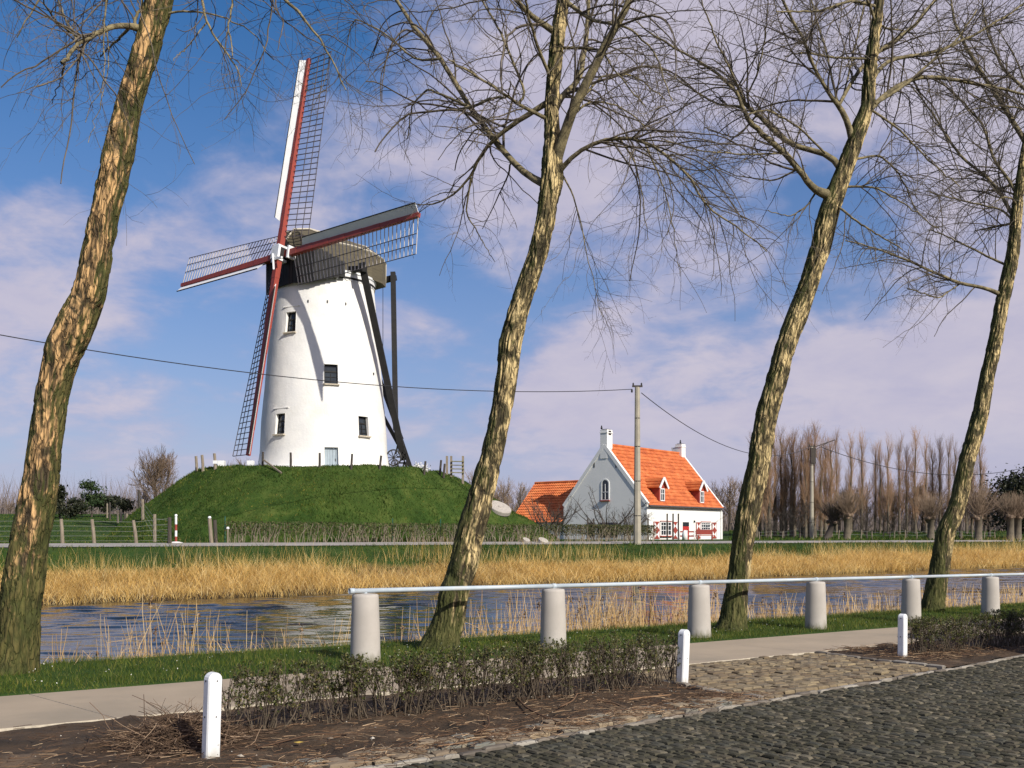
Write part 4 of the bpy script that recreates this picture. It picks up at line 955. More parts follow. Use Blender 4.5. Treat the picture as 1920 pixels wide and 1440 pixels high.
def wire(p0, p1, sag, r, lab):
    pts = [p0.lerp(p1, t)-UPZ*sag*4*t*(1-t) for t in np.linspace(0, 1, 33)]; o = MB().tube(pts, r, 5).build('overhead_wire', M['wire']); return tag(o, lab, 'overhead wire')
T0 = AB(-10.5, 31.2, 10.9)
wire(T0, T1+Vector((-.3, 0, -.12)), 1.55, .022, 'thin black overhead wire crossing the white tower')
wire(T1+Vector((.25, 0, -.35)), T2+Vector((-.25, 0, 0)), 2.1, .026, 'overhead wire sagging from the near pole over the farmhouse to the far pole')
wire(T2+Vector((.9, 0, .0)), P(2100, 800, 128), 4.4, .035, 'overhead wire from the far pole passing in front of the poplars')
tl = thing('utility_pole', 'utility pole beyond the left edge carrying the wire', 'utility pole', (T0.x, T0.y, 1.3)); MB().tube([Vector((T0.x, T0.y, 1)), T0+UPZ*.1], [.23, .15], 8).build('shaft', M['pole_concrete'], tl)
tr = P(2100, 800, 128); tl = thing('utility_pole', 'utility pole beyond the right edge carrying the wire', 'utility pole', (tr.x, tr.y, 1.6)); MB().tube([Vector((tr.x, tr.y, 1)), tr+UPZ*.1], [.23, .15], 8).build('shaft', M['pole_concrete'], tl)

# ------------------------------------------------------------------ fences on the far bank
def far_at(px, b):  # point on ray px at cross-canal distance b
    k = (px-960)/F; D = (b+13.9*UX-2.066*-1*-UY)/(UX-UY*k) if False else None
    lo, hi = 5., 400.
    for _ in range(60):
        m_ = (lo+hi)/2; bb = to_ab(k*m_, m_)[1]
        if bb < b: lo = m_
        else: hi = m_
    return Vector((k*lo, lo, gz(k*lo, lo)))
fen = [(-70, 49, -4), (-20, 47, 2), (48, 47, 0), (118, 47, -4), (178, 46, -7), (257, 44, -9)]
b0 = far_at(60, 35.2); fo = thing('wire_fence', 'wire fence with pale leaning posts along the lane at the left field', 'fence', b0); tops = []
for px, hp, ln in fen:
    q = far_at(px, 35.2); H = hp*q.y/F; t = q+Vector((math.tan(R_(ln))*H, 0, H)); tops.append((q, t))
    MB().tube([q-UPZ*.3, (q+t)/2, t], [.085, .08, .07], 8).build('post', M['post_wood'], fo)
ends = far_at(320, 35.2); tops.append((ends, ends+UPZ*1.3))
for k in range(5):
    fz = .12+.2*k; MB().tube([q.lerp(t, fz) for q, t in tops], .006, 4).build('wire', M['fence_wire'], fo)
# receding fence line into the field
rec = [(318, 60, 0), (290, 44, 0), (268, 41, -1), (262, 40, -2), (246, 46, 0), (238, 38, 0), (234, 36, 0), (227, 34, 0), (221, 33, 0), (206, 40, 0), (201, 36, 0)]
ro = thing('field_fence', 'old post and wire fence running back into the left field', 'fence', far_at(318, 36)); pr_ = []
for k, (px, hp, ln) in enumerate(rec):
    D = 46+k*6.0; X = (px-960)/F*D; q = Vector((X, D, gz(X, D))); H = 1.25+.25*(k % 2)+(.3 if k > 8 else 0); t = q+UPZ*H+Vector((math.tan(R_(ln))*H, 0, 0)); pr_.append((q, t))
    MB().tube([q-UPZ*.2, t], [.10, .085], 7).build('post', M['post_wood' if k % 3 else 'post_dark'], ro)
for k in range(4): MB().tube([q.lerp(t, .2+.22*k) for q, t in pr_], .006, 4).build('wire', M['fence_wire'], ro)
# red and white marker post
q = far_at(330, 35.0); mo = thing('marker_post', 'red and white striped marker post on a pale foot by the lane', 'marker post', q)
for k, (z0, z1, mm) in enumerate(((0, .34, 'red_paint'), (.34, .62, 'white_paint'), (.62, .92, 'red_paint'), (.92, 1.28, 'white_paint'))):
    MB().tube([q+UPZ*z0, q+UPZ*z1], .055, 8).build('stripe', M[mm], mo)
MB().lathe(tuple(q), [(.33, -.05), (.33, .04), (.15, .09), (.05, .1)], 14).build('foot', M['plaster_house'], mo); MB().lathe(tuple(q+UPZ*1.28), [(.05, 0), (.07, .05), (.05, .12)], 8).build('cap', M['white_paint'], mo)
for px, hp, ln, cap_, lab in ((397, 46, -5, 1, 'thick pale gatepost leaning left, white knob on its top'), (405, 44, -3, 0, 'darker gatepost right beside the white-knobbed one'), (427, 26, 0, 1, 'short thin post with a white top right of the gateposts')):
    q = far_at(px, 35.3); H = hp*q.y/F; t = q+Vector((math.tan(R_(ln))*H, 0, H)); o = thing('gatepost', lab, 'post', q); MB().tube([q-UPZ*.2, t], [.10, .09] if hp > 30 else [.04, .04], 8).build('shaft', M['post_wood' if cap_ else 'post_dark'], o)
    if cap_: MB().lathe(tuple(t), [(.05, 0), (.09, .05), (.05, .13)], 8).build('knob', M['white_paint'], o)
for px, lab in ((422, 'green metal fence stake nearest the gateposts'), (736, 'green metal fence stake in the low hedge under the tower'), (826, 'green metal fence stake behind the leaning tree')):
    q = far_at(px, 35.9); o = MB().tube([q-UPZ*.1, q+UPZ*1.35], .035, 6).build('fence_stake', simple('green_steel', (.02, .10, .06), None, 2, .5, 0)); tag(o, lab, 'fence stake', 'green stakes in the mound hedge')

# ------------------------------------------------------------------ vegetation growers
def unit(v): return v/(np.linalg.norm(v, axis=-1, keepdims=True)+1e-9)
def grow(PP, RR, n, L, ang, droop, K, rmul, rmin, tmin=.15, curl=.25, tmax=1.0, up=0.0, wlen=True):
    N, K0, _ = PP.shape
    seg = np.linalg.norm(np.diff(PP, axis=1), axis=2).sum(1); pr = seg/seg.sum() if wlen else None
    idx = rng.choice(N, n, p=pr); t = rng.uniform(tmin, tmax, n)*(K0-1); i = np.minimum(t.astype(int), K0-2); f_ = (t-i)[:, None]
    p0 = PP[idx, i]*(1-f_)+PP[idx, i+1]*f_; tan = unit(PP[idx, i+1]-PP[idx, i]); r0 = RR[idx, i]
    rv = unit(np.cross(tan, rng.normal(size=(n, 3)))); A_ = rng.uniform(ang[0], ang[1], n)[:, None]
    d = unit(tan*np.cos(A_)+rv*np.sin(A_)); Lk = rng.uniform(L[0], L[1], n)*(1.15-.6*t/(K0-1)); pts = [p0]; st = (Lk/(K-1))[:, None]
    bias = rng.normal(size=(n, 3))*curl*.35
    for k in range(1, K):
        d = unit(d+bias+rng.normal(size=(n, 3))*curl*.5+np.array([0, 0, -1.])*droop*(k/K)+np.array([0, 0, 1.])*up); pts.append(pts[-1]+d*st)
    Q = np.stack(pts, 1); rb = np.maximum(np.minimum(r0*rmul, Lk*.010), rmin); RRR = rb[:, None]*np.linspace(1, .45, K)[None]; return Q, np.maximum(RRR, rmin*.55)
def resample(pts, K):
    p = np.array([tuple(q) for q in pts], float); d = np.concatenate([[0], np.cumsum(np.linalg.norm(np.diff(p[:, :3], axis=0), axis=1))]); t = np.linspace(0, d[-1], K)
    # smooth with catmull-like cubic through linear+blur
    out = np.stack([np.interp(t, d, p[:, j]) for j in range(p.shape[1])], 1)
    for _ in range(max(1, K//(len(pts)*2))):
        o2 = out.copy(); o2[1:-1] = .25*out[:-2]+.5*out[1:-1]+.25*out[2:]; out = o2
    return out

# ------------------------------------------------------------------ the four leaning trees
def trunk_mesh(pts, D, mat, parent, seed, rings, sides=84, rough=1.0):
    c = [(*P(x, y, D), w*.465*D/F) for x, y, w in pts]; c = resample(c, rings); n = rings
    C = c[:, :3]; Rr = c[:, 3]; T = unit(np.gradient(C, axis=0)); n1 = unit(np.cross(T, np.array([0, 1., 0]))); n2 = np.cross(T, n1); an = np.arange(sides)*2*math.pi/sides
    H = np.concatenate([[0], np.cumsum(np.linalg.norm(np.diff(C, axis=0), axis=1))])
    A_, HH = np.meshgrid(an, H); rad = np.repeat(Rr[:, None], sides, 1)
    q = np.stack([np.cos(A_)*rad*7+seed*3.1, np.sin(A_)*rad*7, HH*2.6], -1); low = fbm(q*.35, 2)-.5
    wob = (fbm(np.stack([np.cos(A_)*rad*5, np.sin(A_)*rad*5, HH*3.0+seed], -1), 2)-.5)*.5
    q2 = np.stack([np.cos(A_+wob)*rad*21+seed, np.sin(A_+wob)*rad*21, HH*2.3], -1); rid = 1-np.abs(2*fbm(q2, 2)-1)
    fine = vnoise(np.stack([np.cos(A_)*rad*60, np.sin(A_)*rad*60, HH*22], -1))-.5
    fur = np.clip((rid-.80)/.16, 0, 1); plate = sstep(vnoise(np.stack([np.cos(A_)*rad*12+seed*7, np.sin(A_)*rad*12, HH*5], -1)), .5, .56)
    flare = .0
    rr_ = rad*(1+low*.28*rough)*(1+.42*np.exp(-np.maximum(HH-.12, 0)*5.0)*(.65+.45*np.cos(A_*5+seed))) + rough*(-.022*fur+.012*plate+.007*fine)*np.clip(rad/.12, .35, 1.1)
    V = C[:, None, :]+n1[:, None, :]*(rr_*np.cos(A_))[..., None]+n2[:, None, :]*(rr_*np.sin(A_))[..., None]
    i = (np.arange(n-1)*sides)[:, None]; j = np.arange(sides)[None]; j2 = (j+1) % sides; f = np.stack([i+j, i+j2, i+sides+j2, i+sides+j], -1).reshape(-1, 4)
    mb = MB().add(V.reshape(-1, 3), f[:, ::-1]); o = mb.build('trunk', mat, parent, smooth=True)
    at = o.data.attributes.new('furrow', 'FLOAT', 'POINT'); at.data.foreach_set('value', (fur*rough).ravel().astype(np.float32)); return C, Rr
def big_tree(lab, D, pts, limbs, bark, seed, rings, twn, extra, rough=1.0, dens=1.0, group='leaning bare willows behind the railing', gen_zone=None):
    b = P(pts[0][0], pts[0][1], D); b.z = float(znear(to_ab(b.x, b.y)[0])); root = thing('willow_tree', lab, 'tree', b, group)
    C, Rr = trunk_mesh([(pts[0][0]-(pts[1][0]-pts[0][0])*.15, pts[0][1]+35, pts[0][2]*1.05)]+pts, D, bark, root, seed, rings, rough=rough)
    K = 22; LP = []; LR = []; rs = np.random.default_rng(seed)
    for L in limbs:
        dd = rs.uniform(-1.6, 1.8); nL = len(L)
        c = [(*P(x, y, D+dd*(k/(nL-1))), w/2*D/F) for k, (x, y, w) in enumerate(L)]; c = resample(c, K); wig = (rs.normal(size=(K, 3))*.012*np.linspace(0, 1, K)[:, None]); c[:, :3] += wig; LP.append(c[:, :3]); LR.append(c[:, 3])
    for k in range(extra):           # limbs the picture hides among the others, towards and away from the lens
        t = rs.uniform(*(gen_zone or (.55, .95))); i = int(t*(len(C)-1)); az = rs.uniform(0, 2*math.pi); d = np.array([math.cos(az)*.8, math.sin(az), rs.uniform(.25, .9)]); d /= np.linalg.norm(d); Lk = rs.uniform(1.6, 3.4); p = C[i].copy(); q = [p]
        for j in range(K-1): d = d+rs.normal(size=3)*.05+np.array([0, 0, -.035]); d /= np.linalg.norm(d); p = p+d*Lk/(K-1); q.append(p)
        LP.append(np.array(q)); LR.append(min(Rr[i]*.3, .030)*np.linspace(1, .18, K))
    LP = np.array(LP); LR = np.array(LR)
    for p_, r_ in zip(LP, LR): MB().tubes(p_[None], np.maximum(r_, .004)[None], 9).build('limb', M['bark_limb'], root, smooth=True)
    Q1, R1 = grow(LP, LR, int(twn*.055), (.9, 2.5), (.35, 1.1), .12, 14, .5, .0034, .12, .22)
    Q1[..., :] += 0
    Q2, R2 = grow(np.concatenate([LP[:, ::3][:, :8], Q1[:, ::2][:, 1:7], ] if False else [LP[:, 2::2][:, :8], Q1[:, 1:9], Q1[:, 5:13]]), np.concatenate([LR[:, 2::2][:, :8], R1[:, 1:9], R1[:, 5:13]]), int(twn*.24), (.3, 1.05), (.5, 1.35), .16, 9, .5, .0024, .1, .34)
    Q3, R3 = grow(Q2, R2, int(twn*.52), (.10, .45), (.5, 1.3), .12, 5, .7, .0017, .1, .40)
    mb = MB(); mb.tubes(Q1, R1, 4); mb.tubes(Q2, R2, 3); mb.tubes(Q3, R3, 3); mb.build('twigs', M['twig'], root, kind='stuff')
    return root
# tree 0
big_tree('thick leaning willow at the left edge with orange flaking bark and a kinked trunk', 12.4,
  [(20, 1268, 96), (28, 1235, 84), (38, 1137, 81), (57, 1000, 72), (77, 900, 66), (85, 830, 62), (96, 742, 60), (107, 690, 63), (121, 650, 69), (147, 598, 71), (171, 545, 64), (182, 480, 59), (196, 400, 53), (219, 300, 57), (242, 200, 50), (272, 100, 48), (298, 0, 48), (320, -120, 42), (335, -300, 32), (340, -480, 14)],
  [[(268, 55, 16), (233, 47, 10), (200, 53, 9), (157, 73, 8), (133, 93, 7), (120, 120, 5)], [(145, 78, 5), (125, 40, 4), (105, -10, 3), (100, -50, 2)], [(150, 72, 4), (110, 45, 3.5), (92, 25, 3), (70, -20, 2)], [(240, 55, 6), (215, 80, 4), (187, 107, 2.5)],
   [(262, 60, 7), (250, 40, 6), (268, 10, 5), (262, -60, 3)], [(310, -60, 10), (360, -90, 8), (450, -70, 7), (533, -5, 6), (583, 50, 4), (620, 107, 3), (650, 170, 2)], [(315, -90, 8), (350, -80, 6), (377, -10, 5), (387, 43, 4), (413, 83, 3.5), (447, 133, 2.5), (452, 165, 1.5)], [(387, 43, 3), (350, 90, 2), (325, 112, 1.2)],
   [(312, -40, 7), (380, -60, 6), (440, 0, 4), (427, 50, 3), (437, 105, 2)], [(300, 30, 5), (330, 20, 4), (400, 25, 3), (470, 55, 2), (510, 110, 1.5)], [(120, 118, 4), (115, 150, 2.5), (98, 195, 1.5)], [(295, -30, 8), (240, -60, 6), (200, -20, 4), (195, 60, 2.5), (198, 150, 1.5), (160, 230, 1)], [(300, -60, 8), (230, -100, 6), (120, -60, 4), (60, 20, 3), (30, 70, 2)],
   [(200, 53, 3), (205, 110, 2), (195, 170, 1.5), (165, 270, 1)]],
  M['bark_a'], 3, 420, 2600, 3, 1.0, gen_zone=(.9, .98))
# tree 1
big_tree('leaning willow left of centre whose pale forked crown spreads over the pond of sky', 15.5,
  [(822, 1218, 74), (832, 1190, 64), (841, 1164, 60), (852, 1109, 54), (870, 1055, 53), (881, 1000, 50), (897, 950, 49), (912, 890, 47), (923, 855, 45), (934, 800, 43), (945, 740, 42), (952, 690, 43), (956, 640, 44), (970, 590, 41), (990, 530, 40), (1007, 480, 38), (1022, 420, 38), (1031, 360, 43), (1036, 330, 47), (1037, 290, 40), (1035, 250, 34), (1034, 200, 29), (1039, 133, 30), (1046, 67, 30), (1056, 0, 26), (1068, -110, 21), (1078, -260, 13), (1085, -420, 5)],
  [[(1040, 310, 24), (1053, 267, 19), (1073, 207, 18), (1107, 140, 17), (1140, 77, 14), (1180, 3, 12), (1215, -100, 8), (1240, -220, 4)], [(1034, 225, 14), (1050, 183, 12), (1087, 150, 11), (1100, 67, 9), (1103, 0, 8), (1108, -120, 5)],
   [(1020, 345, 16), (995, 333, 13), (973, 317, 12), (930, 267, 11), (880, 200, 10), (827, 110, 9), (773, 47, 8), (743, 0, 7), (700, -80, 4)], [(1030, 190, 12), (967, 230, 9), (927, 260, 8), (900, 293, 7), (883, 333, 5), (837, 377, 3.5), (783, 387, 2)],
   [(1030, 225, 8), (973, 197, 6), (947, 177, 5), (887, 137, 4), (840, 113, 2.5)], [(860, 205, 5), (887, 200, 5), (920, 185, 5), (947, 182, 4)], [(973, 193, 5), (987, 180, 5), (963, 117, 5), (940, 63, 4), (903, 0, 3.5), (885, -60, 2)], [(1040, 60, 13), (1000, 33, 10), (973, 5, 8), (930, -40, 5)], [(1034, 150, 7), (1010, 93, 6), (990, 27, 5), (985, -20, 3)],
   [(1042, 335, 13), (1055, 310, 9), (1080, 287, 8), (1113, 267, 7.5), (1160, 257, 6.5), (1207, 263, 5.5), (1247, 290, 5), (1285, 320, 4.5), (1320, 385, 3.5), (1400, 440, 2.5), (1440, 470, 1.5)], [(1050, 320, 4), (1073, 360, 3), (1090, 420, 2.2), (1105, 500, 1.6), (1130, 600, 1)],
   [(883, 333, 4), (873, 400, 3), (900, 440, 2), (925, 490, 1.3)], [(1160, 257, 4), (1190, 300, 3), (1205, 370, 2), (1215, 450, 1.3)], [(1207, 263, 4), (1240, 340, 2.5), (1262, 420, 1.8), (1275, 520, 1)], [(1062, 230, 6), (1100, 190, 4), (1160, 195, 3), (1215, 240, 2.2), (1250, 330, 1.5)], [(1073, 207, 5), (1130, 140, 4), (1190, 140, 3), (1250, 190, 2)],
   [(1050, 90, 6), (1100, 90, 5), (1130, 95, 4), (1150, 130, 3), (1210, 200, 2)], [(827, 110, 5), (780, 115, 4), (720, 60, 3), (660, 30, 2), (645, 110, 1.2), (660, 240, .8)], [(880, 200, 5), (800, 165, 4), (770, 200, 3), (765, 260, 2)], [(1058, 0, 9), (1110, 40, 6), (1180, 50, 4), (1230, 100, 3), (1260, 190, 2)]],
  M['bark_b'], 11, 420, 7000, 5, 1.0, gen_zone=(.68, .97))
# tree 2
big_tree('leaning willow right of centre with a dark burr below its spreading limbs', 19.4,
  [(1369, 1185, 66), (1373, 1165, 54), (1379, 1120, 47), (1386, 1078, 43), (1395, 1000, 41), (1406, 945, 43), (1424, 864, 43), (1437, 780, 40), (1448, 740, 39), (1459, 700, 38), (1472, 650, 37), (1492, 600, 37), (1510, 550, 36), (1527, 500, 38), (1540, 460, 38), (1553, 400, 38), (1573, 345, 36), (1595, 290, 36), (1613, 235, 32), (1628, 195, 27), (1631, 133, 25), (1640, 67, 20), (1649, 0, 17), (1660, -110, 12), (1672, -260, 7), (1680, -380, 4)],
  [[(1578, 318, 14), (1560, 290, 11), (1547, 287, 10), (1497, 277, 10), (1460, 257, 9), (1423, 213, 8), (1390, 193, 7), (1373, 160, 6), (1330, 127, 5), (1280, 97, 4.5), (1230, 70, 3.5), (1190, 40, 2)], [(1562, 370, 22), (1545, 362, 18), (1527, 357, 13), (1497, 317, 11), (1473, 287, 11), (1430, 253, 10), (1403, 227, 9), (1393, 200, 7), (1380, 170, 5)],
   [(1393, 200, 5), (1347, 197, 4), (1280, 157, 3), (1240, 130, 2)], [(1397, 190, 4), (1375, 143, 3.5), (1340, 70, 3), (1315, 0, 2.5)], [(1400, 180, 3.5), (1420, 140, 3), (1437, 60, 2.5), (1440, 0, 2)], [(1600, 275, 14), (1590, 228, 11), (1573, 197, 10), (1557, 180, 7), (1527, 130, 6), (1507, 73, 5.5), (1467, 0, 5), (1440, -60, 3)],
   [(1573, 195, 5), (1567, 180, 4.5), (1550, 100, 4), (1520, 0, 3.5)], [(1575, 190, 4), (1580, 187, 3.5), (1597, 117, 3.5), (1623, 0, 3)], [(1573, 197, 7), (1593, 160, 7), (1617, 123, 8), (1647, 97, 8), (1713, 50, 7), (1753, 0, 6), (1790, -60, 4)], [(1632, 205, 12), (1650, 185, 9), (1680, 163, 9), (1723, 143, 8), (1780, 147, 7), (1847, 160, 5.5), (1920, 177, 4.5), (1970, 200, 2.5)],
   [(1636, 150, 9), (1650, 125, 7.5), (1673, 110, 7), (1747, 100, 6.5), (1813, 73, 5.5), (1870, 40, 4.5), (1913, 13, 3.5), (1950, -20, 2)], [(1640, 195, 7), (1697, 160, 5.5), (1727, 133, 5), (1800, 67, 4), (1830, 20, 3)], [(1634, 110, 5), (1617, 110, 4.5), (1560, 108, 4), (1507, 97, 3), (1470, 105, 2)], [(1642, 12, 6), (1597, 0, 5), (1530, 23, 4), (1457, 22, 2.5)],
   [(1530, 360, 4), (1513, 387, 3), (1480, 407, 2.2), (1440, 395, 1.5)], [(1625, 200, 5), (1690, 245, 3.5), (1740, 300, 3), (1800, 350, 2)], [(1562, 380, 5), (1613, 420, 3.5), (1690, 467, 2)], [(1575, 350, 5), (1640, 350, 3.5), (1700, 385, 2.5), (1760, 430, 2)], [(1547, 287, 4), (1500, 240, 3.5), (1440, 205, 3), (1400, 215, 2)], [(1473, 287, 4), (1400, 290, 3), (1320, 285, 2.4), (1240, 260, 1.8)],
   [(1497, 317, 4), (1450, 340, 3), (1380, 330, 2), (1320, 300, 1.5)], [(1420, 215, 4), (1380, 260, 3), (1320, 240, 2)], [(1595, 300, 5), (1650, 290, 4), (1690, 330, 3), (1720, 400, 2)]],
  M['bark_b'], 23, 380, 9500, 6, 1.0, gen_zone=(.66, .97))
# tree 3
big_tree('slender willow at the right edge leaning out of the picture', 25.6,
  [(1746, 1152, 50), (1750, 1130, 42), (1760, 1075, 38), (1772, 1000, 36), (1795, 949, 33), (1813, 864, 32), (1838, 780, 31), (1853, 700, 28), (1866, 640, 26), (1881, 560, 26), (1892, 510, 25), (1900, 470, 23), (1906, 400, 20), (1913, 333, 18), (1924, 267, 15), (1940, 150, 12), (1960, 0, 9), (1985, -200, 5)],
  [[(1905, 415, 9), (1880, 370, 6), (1860, 340, 5.5), (1800, 293, 5), (1777, 257, 4.5), (1740, 200, 3.5), (1700, 150, 2)], [(1910, 370, 7), (1890, 335, 5.5), (1863, 300, 5), (1843, 233, 4.5), (1803, 190, 3.5), (1760, 150, 2)], [(1925, 270, 10), (1890, 213, 8.5), (1847, 147, 7.5), (1813, 93, 6.5), (1790, 40, 5), (1780, -20, 3)],
   [(1882, 555, 10), (1850, 540, 6.5), (1800, 532, 6), (1755, 512, 5), (1700, 487, 4.2), (1640, 465, 3.2), (1585, 452, 2)], [(1905, 420, 5), (1880, 393, 3.8), (1807, 377, 3), (1740, 360, 2)], [(1900, 418, 5), (1857, 427, 4), (1827, 433, 2)], [(1893, 500, 5), (1850, 480, 4), (1790, 450, 3), (1740, 430, 2)], [(1910, 350, 6), (1960, 300, 5), (2020, 280, 3)], [(1936, 180, 7), (1880, 130, 5), (1850, 60, 4), (1840, -10, 2)], [(1800, 532, 3), (1760, 560, 2.5), (1700, 540, 2)]],
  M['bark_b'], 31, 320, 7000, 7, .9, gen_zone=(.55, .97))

# ------------------------------------------------------------------ concrete posts and rail
posts = []
for t in range(6):
    a = 3.384*t; b = 0.0; p = AB(a, b, float(znear(a))); posts.append(p)
    lab = ['thickest tapered concrete post, nearest, under the closed left end of the rail', 'concrete railing post right of the second leaning tree', 'concrete railing post beside the inner small white post',
           'concrete railing post standing alone on the verge right of the third tree', 'concrete railing post directly behind the right small white post', 'farthest concrete railing post, behind the shaded hedge'][t]
    o = thing('concrete_post', lab, 'concrete post', p, 'concrete posts carrying the railing'); H = .965
    MB().lathe(tuple(p), [(.222, -.15), (.218, .0), (.21, .12), (.205, .35), (.193, .72), (.186, .90), (.182, .932), (.168, .943), (.05, .955), (.001, .957)], 48).build('shaft', M['concrete'], o, smooth=True)
    MB().tube([p+UPZ*.93, p+UPZ*1.02], .028, 8).build('bracket', M['rail'], o)
def rl(a): return AB(a, 0.0, float(znear(a))+.992)
rail = thing('hand_rail', 'long pale blue tubular hand rail on top of the concrete posts', 'railing', rl(0))
e_a = [-.22]+[3.384*k for k in range(1, 9)]
for k in range(len(e_a)-1):
    MB().tube([rl(e_a[k]), rl((e_a[k]+e_a[k+1])/2), rl(e_a[k+1])], .034, 14).build('tube', M['rail'], rail, smooth=True)
    MB().tube([rl(e_a[k]-.03 if k else -.25), rl(e_a[k]+.05)], .041, 14).build('collar', M['rail'], rail, smooth=True)
for t in (6, 7): 
    a = 3.384*t; p = AB(a, 0, float(znear(a))); o = thing('concrete_post', ['concrete railing post just beyond the right edge', 'second concrete railing post beyond the right edge'][t-6], 'concrete post', p, 'concrete posts carrying the railing'); MB().lathe(tuple(p), [(.222, -.15), (.205, .35), (.186, .88), (.150, .932), (.001, .958)], 32).build('shaft', M['concrete'], o, smooth=True)

# white marker posts
for px, py, D, lab, ry in ((395, 1420, 7.74, 'largest small white wooden post, in front of the twig pile', 2.0), (1279, 1283, 11.93, 'small white wooden post at the right end of the clipped hedge', 2.5), (1692, 1233, 14.95, 'small white wooden post at the left end of the shaded hedge', .5)):
    X = (px-960)/F*D; p = Vector((X, D, float(znear(to_ab(X, D)[0])))); o = thing('white_post', lab, 'bollard', p, 'small white wooden posts along the hedge'); H = .665
    ex = Vector((math.cos(.72), math.sin(.72), 0)).normalized(); ey = Vector((-ex.y, ex.x, 0)); mb = MB(); prf = []; w, d = .058, .052
    for q in np.linspace(0, math.pi, 9): prf.append((w*math.cos(q), H-.055+.055*math.sin(q)))
    prf = [(w, -.1)]+prf+[(-w, -.1)]; n = len(prf); lean = Vector((math.tan(R_(ry))*.9, 0, 1))
    for (sc_, yy) in (((.82), -d), (1.0, -d+.016), (1.0, d-.016), (.82, d)): pass
    V = []
    for sc_, yy in ((.84, -d), (1.0, -d+.014), (1.0, d-.014), (.84, d)): V += [tuple(p+ex*x*sc_+ey*yy+lean*(z-(0 if sc_ == 1 else .008))) for x, z in prf]
    f = [[k*n+j, k*n+(j+1) % n, (k+1)*n+(j+1) % n, (k+1)*n+j] for k in range(3) for j in range(n)]
    mb.add(V, f); mb.Fq.append((np.array([list(range(n))[::-1]]), 0)); mb.Fq.append((np.array([list(range(3*n, 4*n))]), 0)); mb.build('shaft', M['white_paint'], o)
    for z in (.60, .32): MB().tube([p+lean*z-ex*(w+.004), p+lean*z-ex*(w-.004)], .008, 8).build('bolt_hole', M['iron'], o); MB().tube([p+lean*z-ey*(d+.002)+ex*.012, p+lean*z-ey*(d-.004)+ex*.012], .006, 8).build('bolt', M['iron'], o)

# ------------------------------------------------------------------ hedges near the road
def hedge(lab, p0, p1, H, w, nst, nleaf, green):
    p0, p1 = Vector(p0), Vector(p1); L = (p1-p0).length; dx = (p1-p0).normalized(); dy = Vector((-dx.y, dx.x, 0))
    o = thing('clipped_hedge', lab, 'hedge', p0, 'low clipped hedges along the road')
    t = rng.uniform(0, 1, nst); s = rng.uniform(-.4, .4, nst)*w; B = np.array(p0)[None]+np.array(p1-p0)[None]*t[:, None]+np.array(dy)[None]*s[:, None]; B[:, 2] -= .02
    K = 8; d = rng.normal(size=(nst, 3))*np.array([.30, .30, .1])+np.array([0, 0, 1.]); d = unit(d); pts = [B]; hL = rng.uniform(.84, 1.02, nst)*H
    for k in range(1, K): d = unit(d+rng.normal(size=(nst, 3))*.14+np.array([0, 0, .12])); pts.append(pts[-1]+d*(hL/(K-1))[:, None])
    S = np.stack(pts, 1); SR = .0058*np.linspace(1.2, .5, K)[None]*rng.uniform(.7, 1.3, (nst, 1))
    MB().tubes(S, SR, 4).build('stems', M['hedge_stem'], o, kind='stuff')
    Q1, R1 = grow(S, SR, nst*7, (.10, .28), (.4, 1.1), 0, 5, .7, .0022, .3, .35, up=.12); Q2, R2 = grow(Q1, R1, nst*12, (.05, .13), (.4, 1.1), 0, 4, .8, .0016, .1, .3, up=.1)
    def clip(Q, R):
        rel = Q-np.array(p0); hz = rel[..., 2].max(1); ok = (hz < H*1.0); al = rel[..., 0]*dx.x+rel[..., 1]*dx.y; ac = np.abs(rel[..., 0]*dy.x+rel[..., 1]*dy.y).max(1); return Q[ok & (ac < w*.75)], R[ok & (ac < w*.75)]
    Q1, R1 = clip(Q1, R1); Q2, R2 = clip(Q2, R2)
    mb = MB(); mb.tubes(Q1, R1, 3); mb.tubes(Q2, R2, 3); mb.build('twigs', M['hedge_stem'], o, kind='stuff')
    ii = rng.integers(0, len(Q2), nleaf); kk = rng.integers(1, 4, nleaf); LC = Q2[ii, kk]+rng.normal(0, .006, (nleaf, 3))
    zz = (LC[:, 2]-p0.z)/H; LC = LC[rng.uniform(size=nleaf) < .25+zz*.85]
    MB().leaves(LC, .0135).build('leaves', M['hedge_leaf'], o, kind='stuff')
def G(px, py):
    z = 0
    for _ in range(30): D = F*(EYE-z)/(py-1000); X = (px-960)/F*D; z = float(znear(to_ab(X, D)[0]))
    return Vector((X, D, z))
hedge('long sparse clipped hedge between the large white post and the middle one', G(418, 1372), G(1268, 1279), .60, .34, 340, 40000, 1)
hedge('darker clipped hedge right of the far white post, half in deep shade', G(1712, 1229), AB(16, -3.95, float(znear(16))), .60, .42, 400, 46000, 1)

# ------------------------------------------------------------------ litter on the soil
def scatter_sticks(n, afn, L, r, name, lab, cat, mat, zlift=.01, cl=None):
    a, b = afn(n); X = -2.066+UX*a-UY*b; Y = 13.9+UY*a+UX*b; Z = znear(a)+.02+zlift*rng.uniform(0, 1, n); K = 5
    az = rng.uniform(0, 2*math.pi, n); d = np.stack([np.cos(az), np.sin(az), rng.normal(0, .10, n)], -1); pts = [np.stack([X, Y, Z], -1)]; Lk = rng.uniform(L[0], L[1], n)
    for k in range(1, K): d = unit(d+rng.normal(size=(n, 3))*np.array([.34, .34, .06])); d[:, 2] *= .7; q = pts[-1]+d*(Lk/(K-1))[:, None]; pts.append(q)
    Q = np.stack(pts, 1); RR_ = rng.uniform(r[0], r[1], (n, 1))*np.linspace(1, .6, K)[None]
    return stuff(MB().tubes(Q, RR_, 4).build(name, mat), lab, cat)
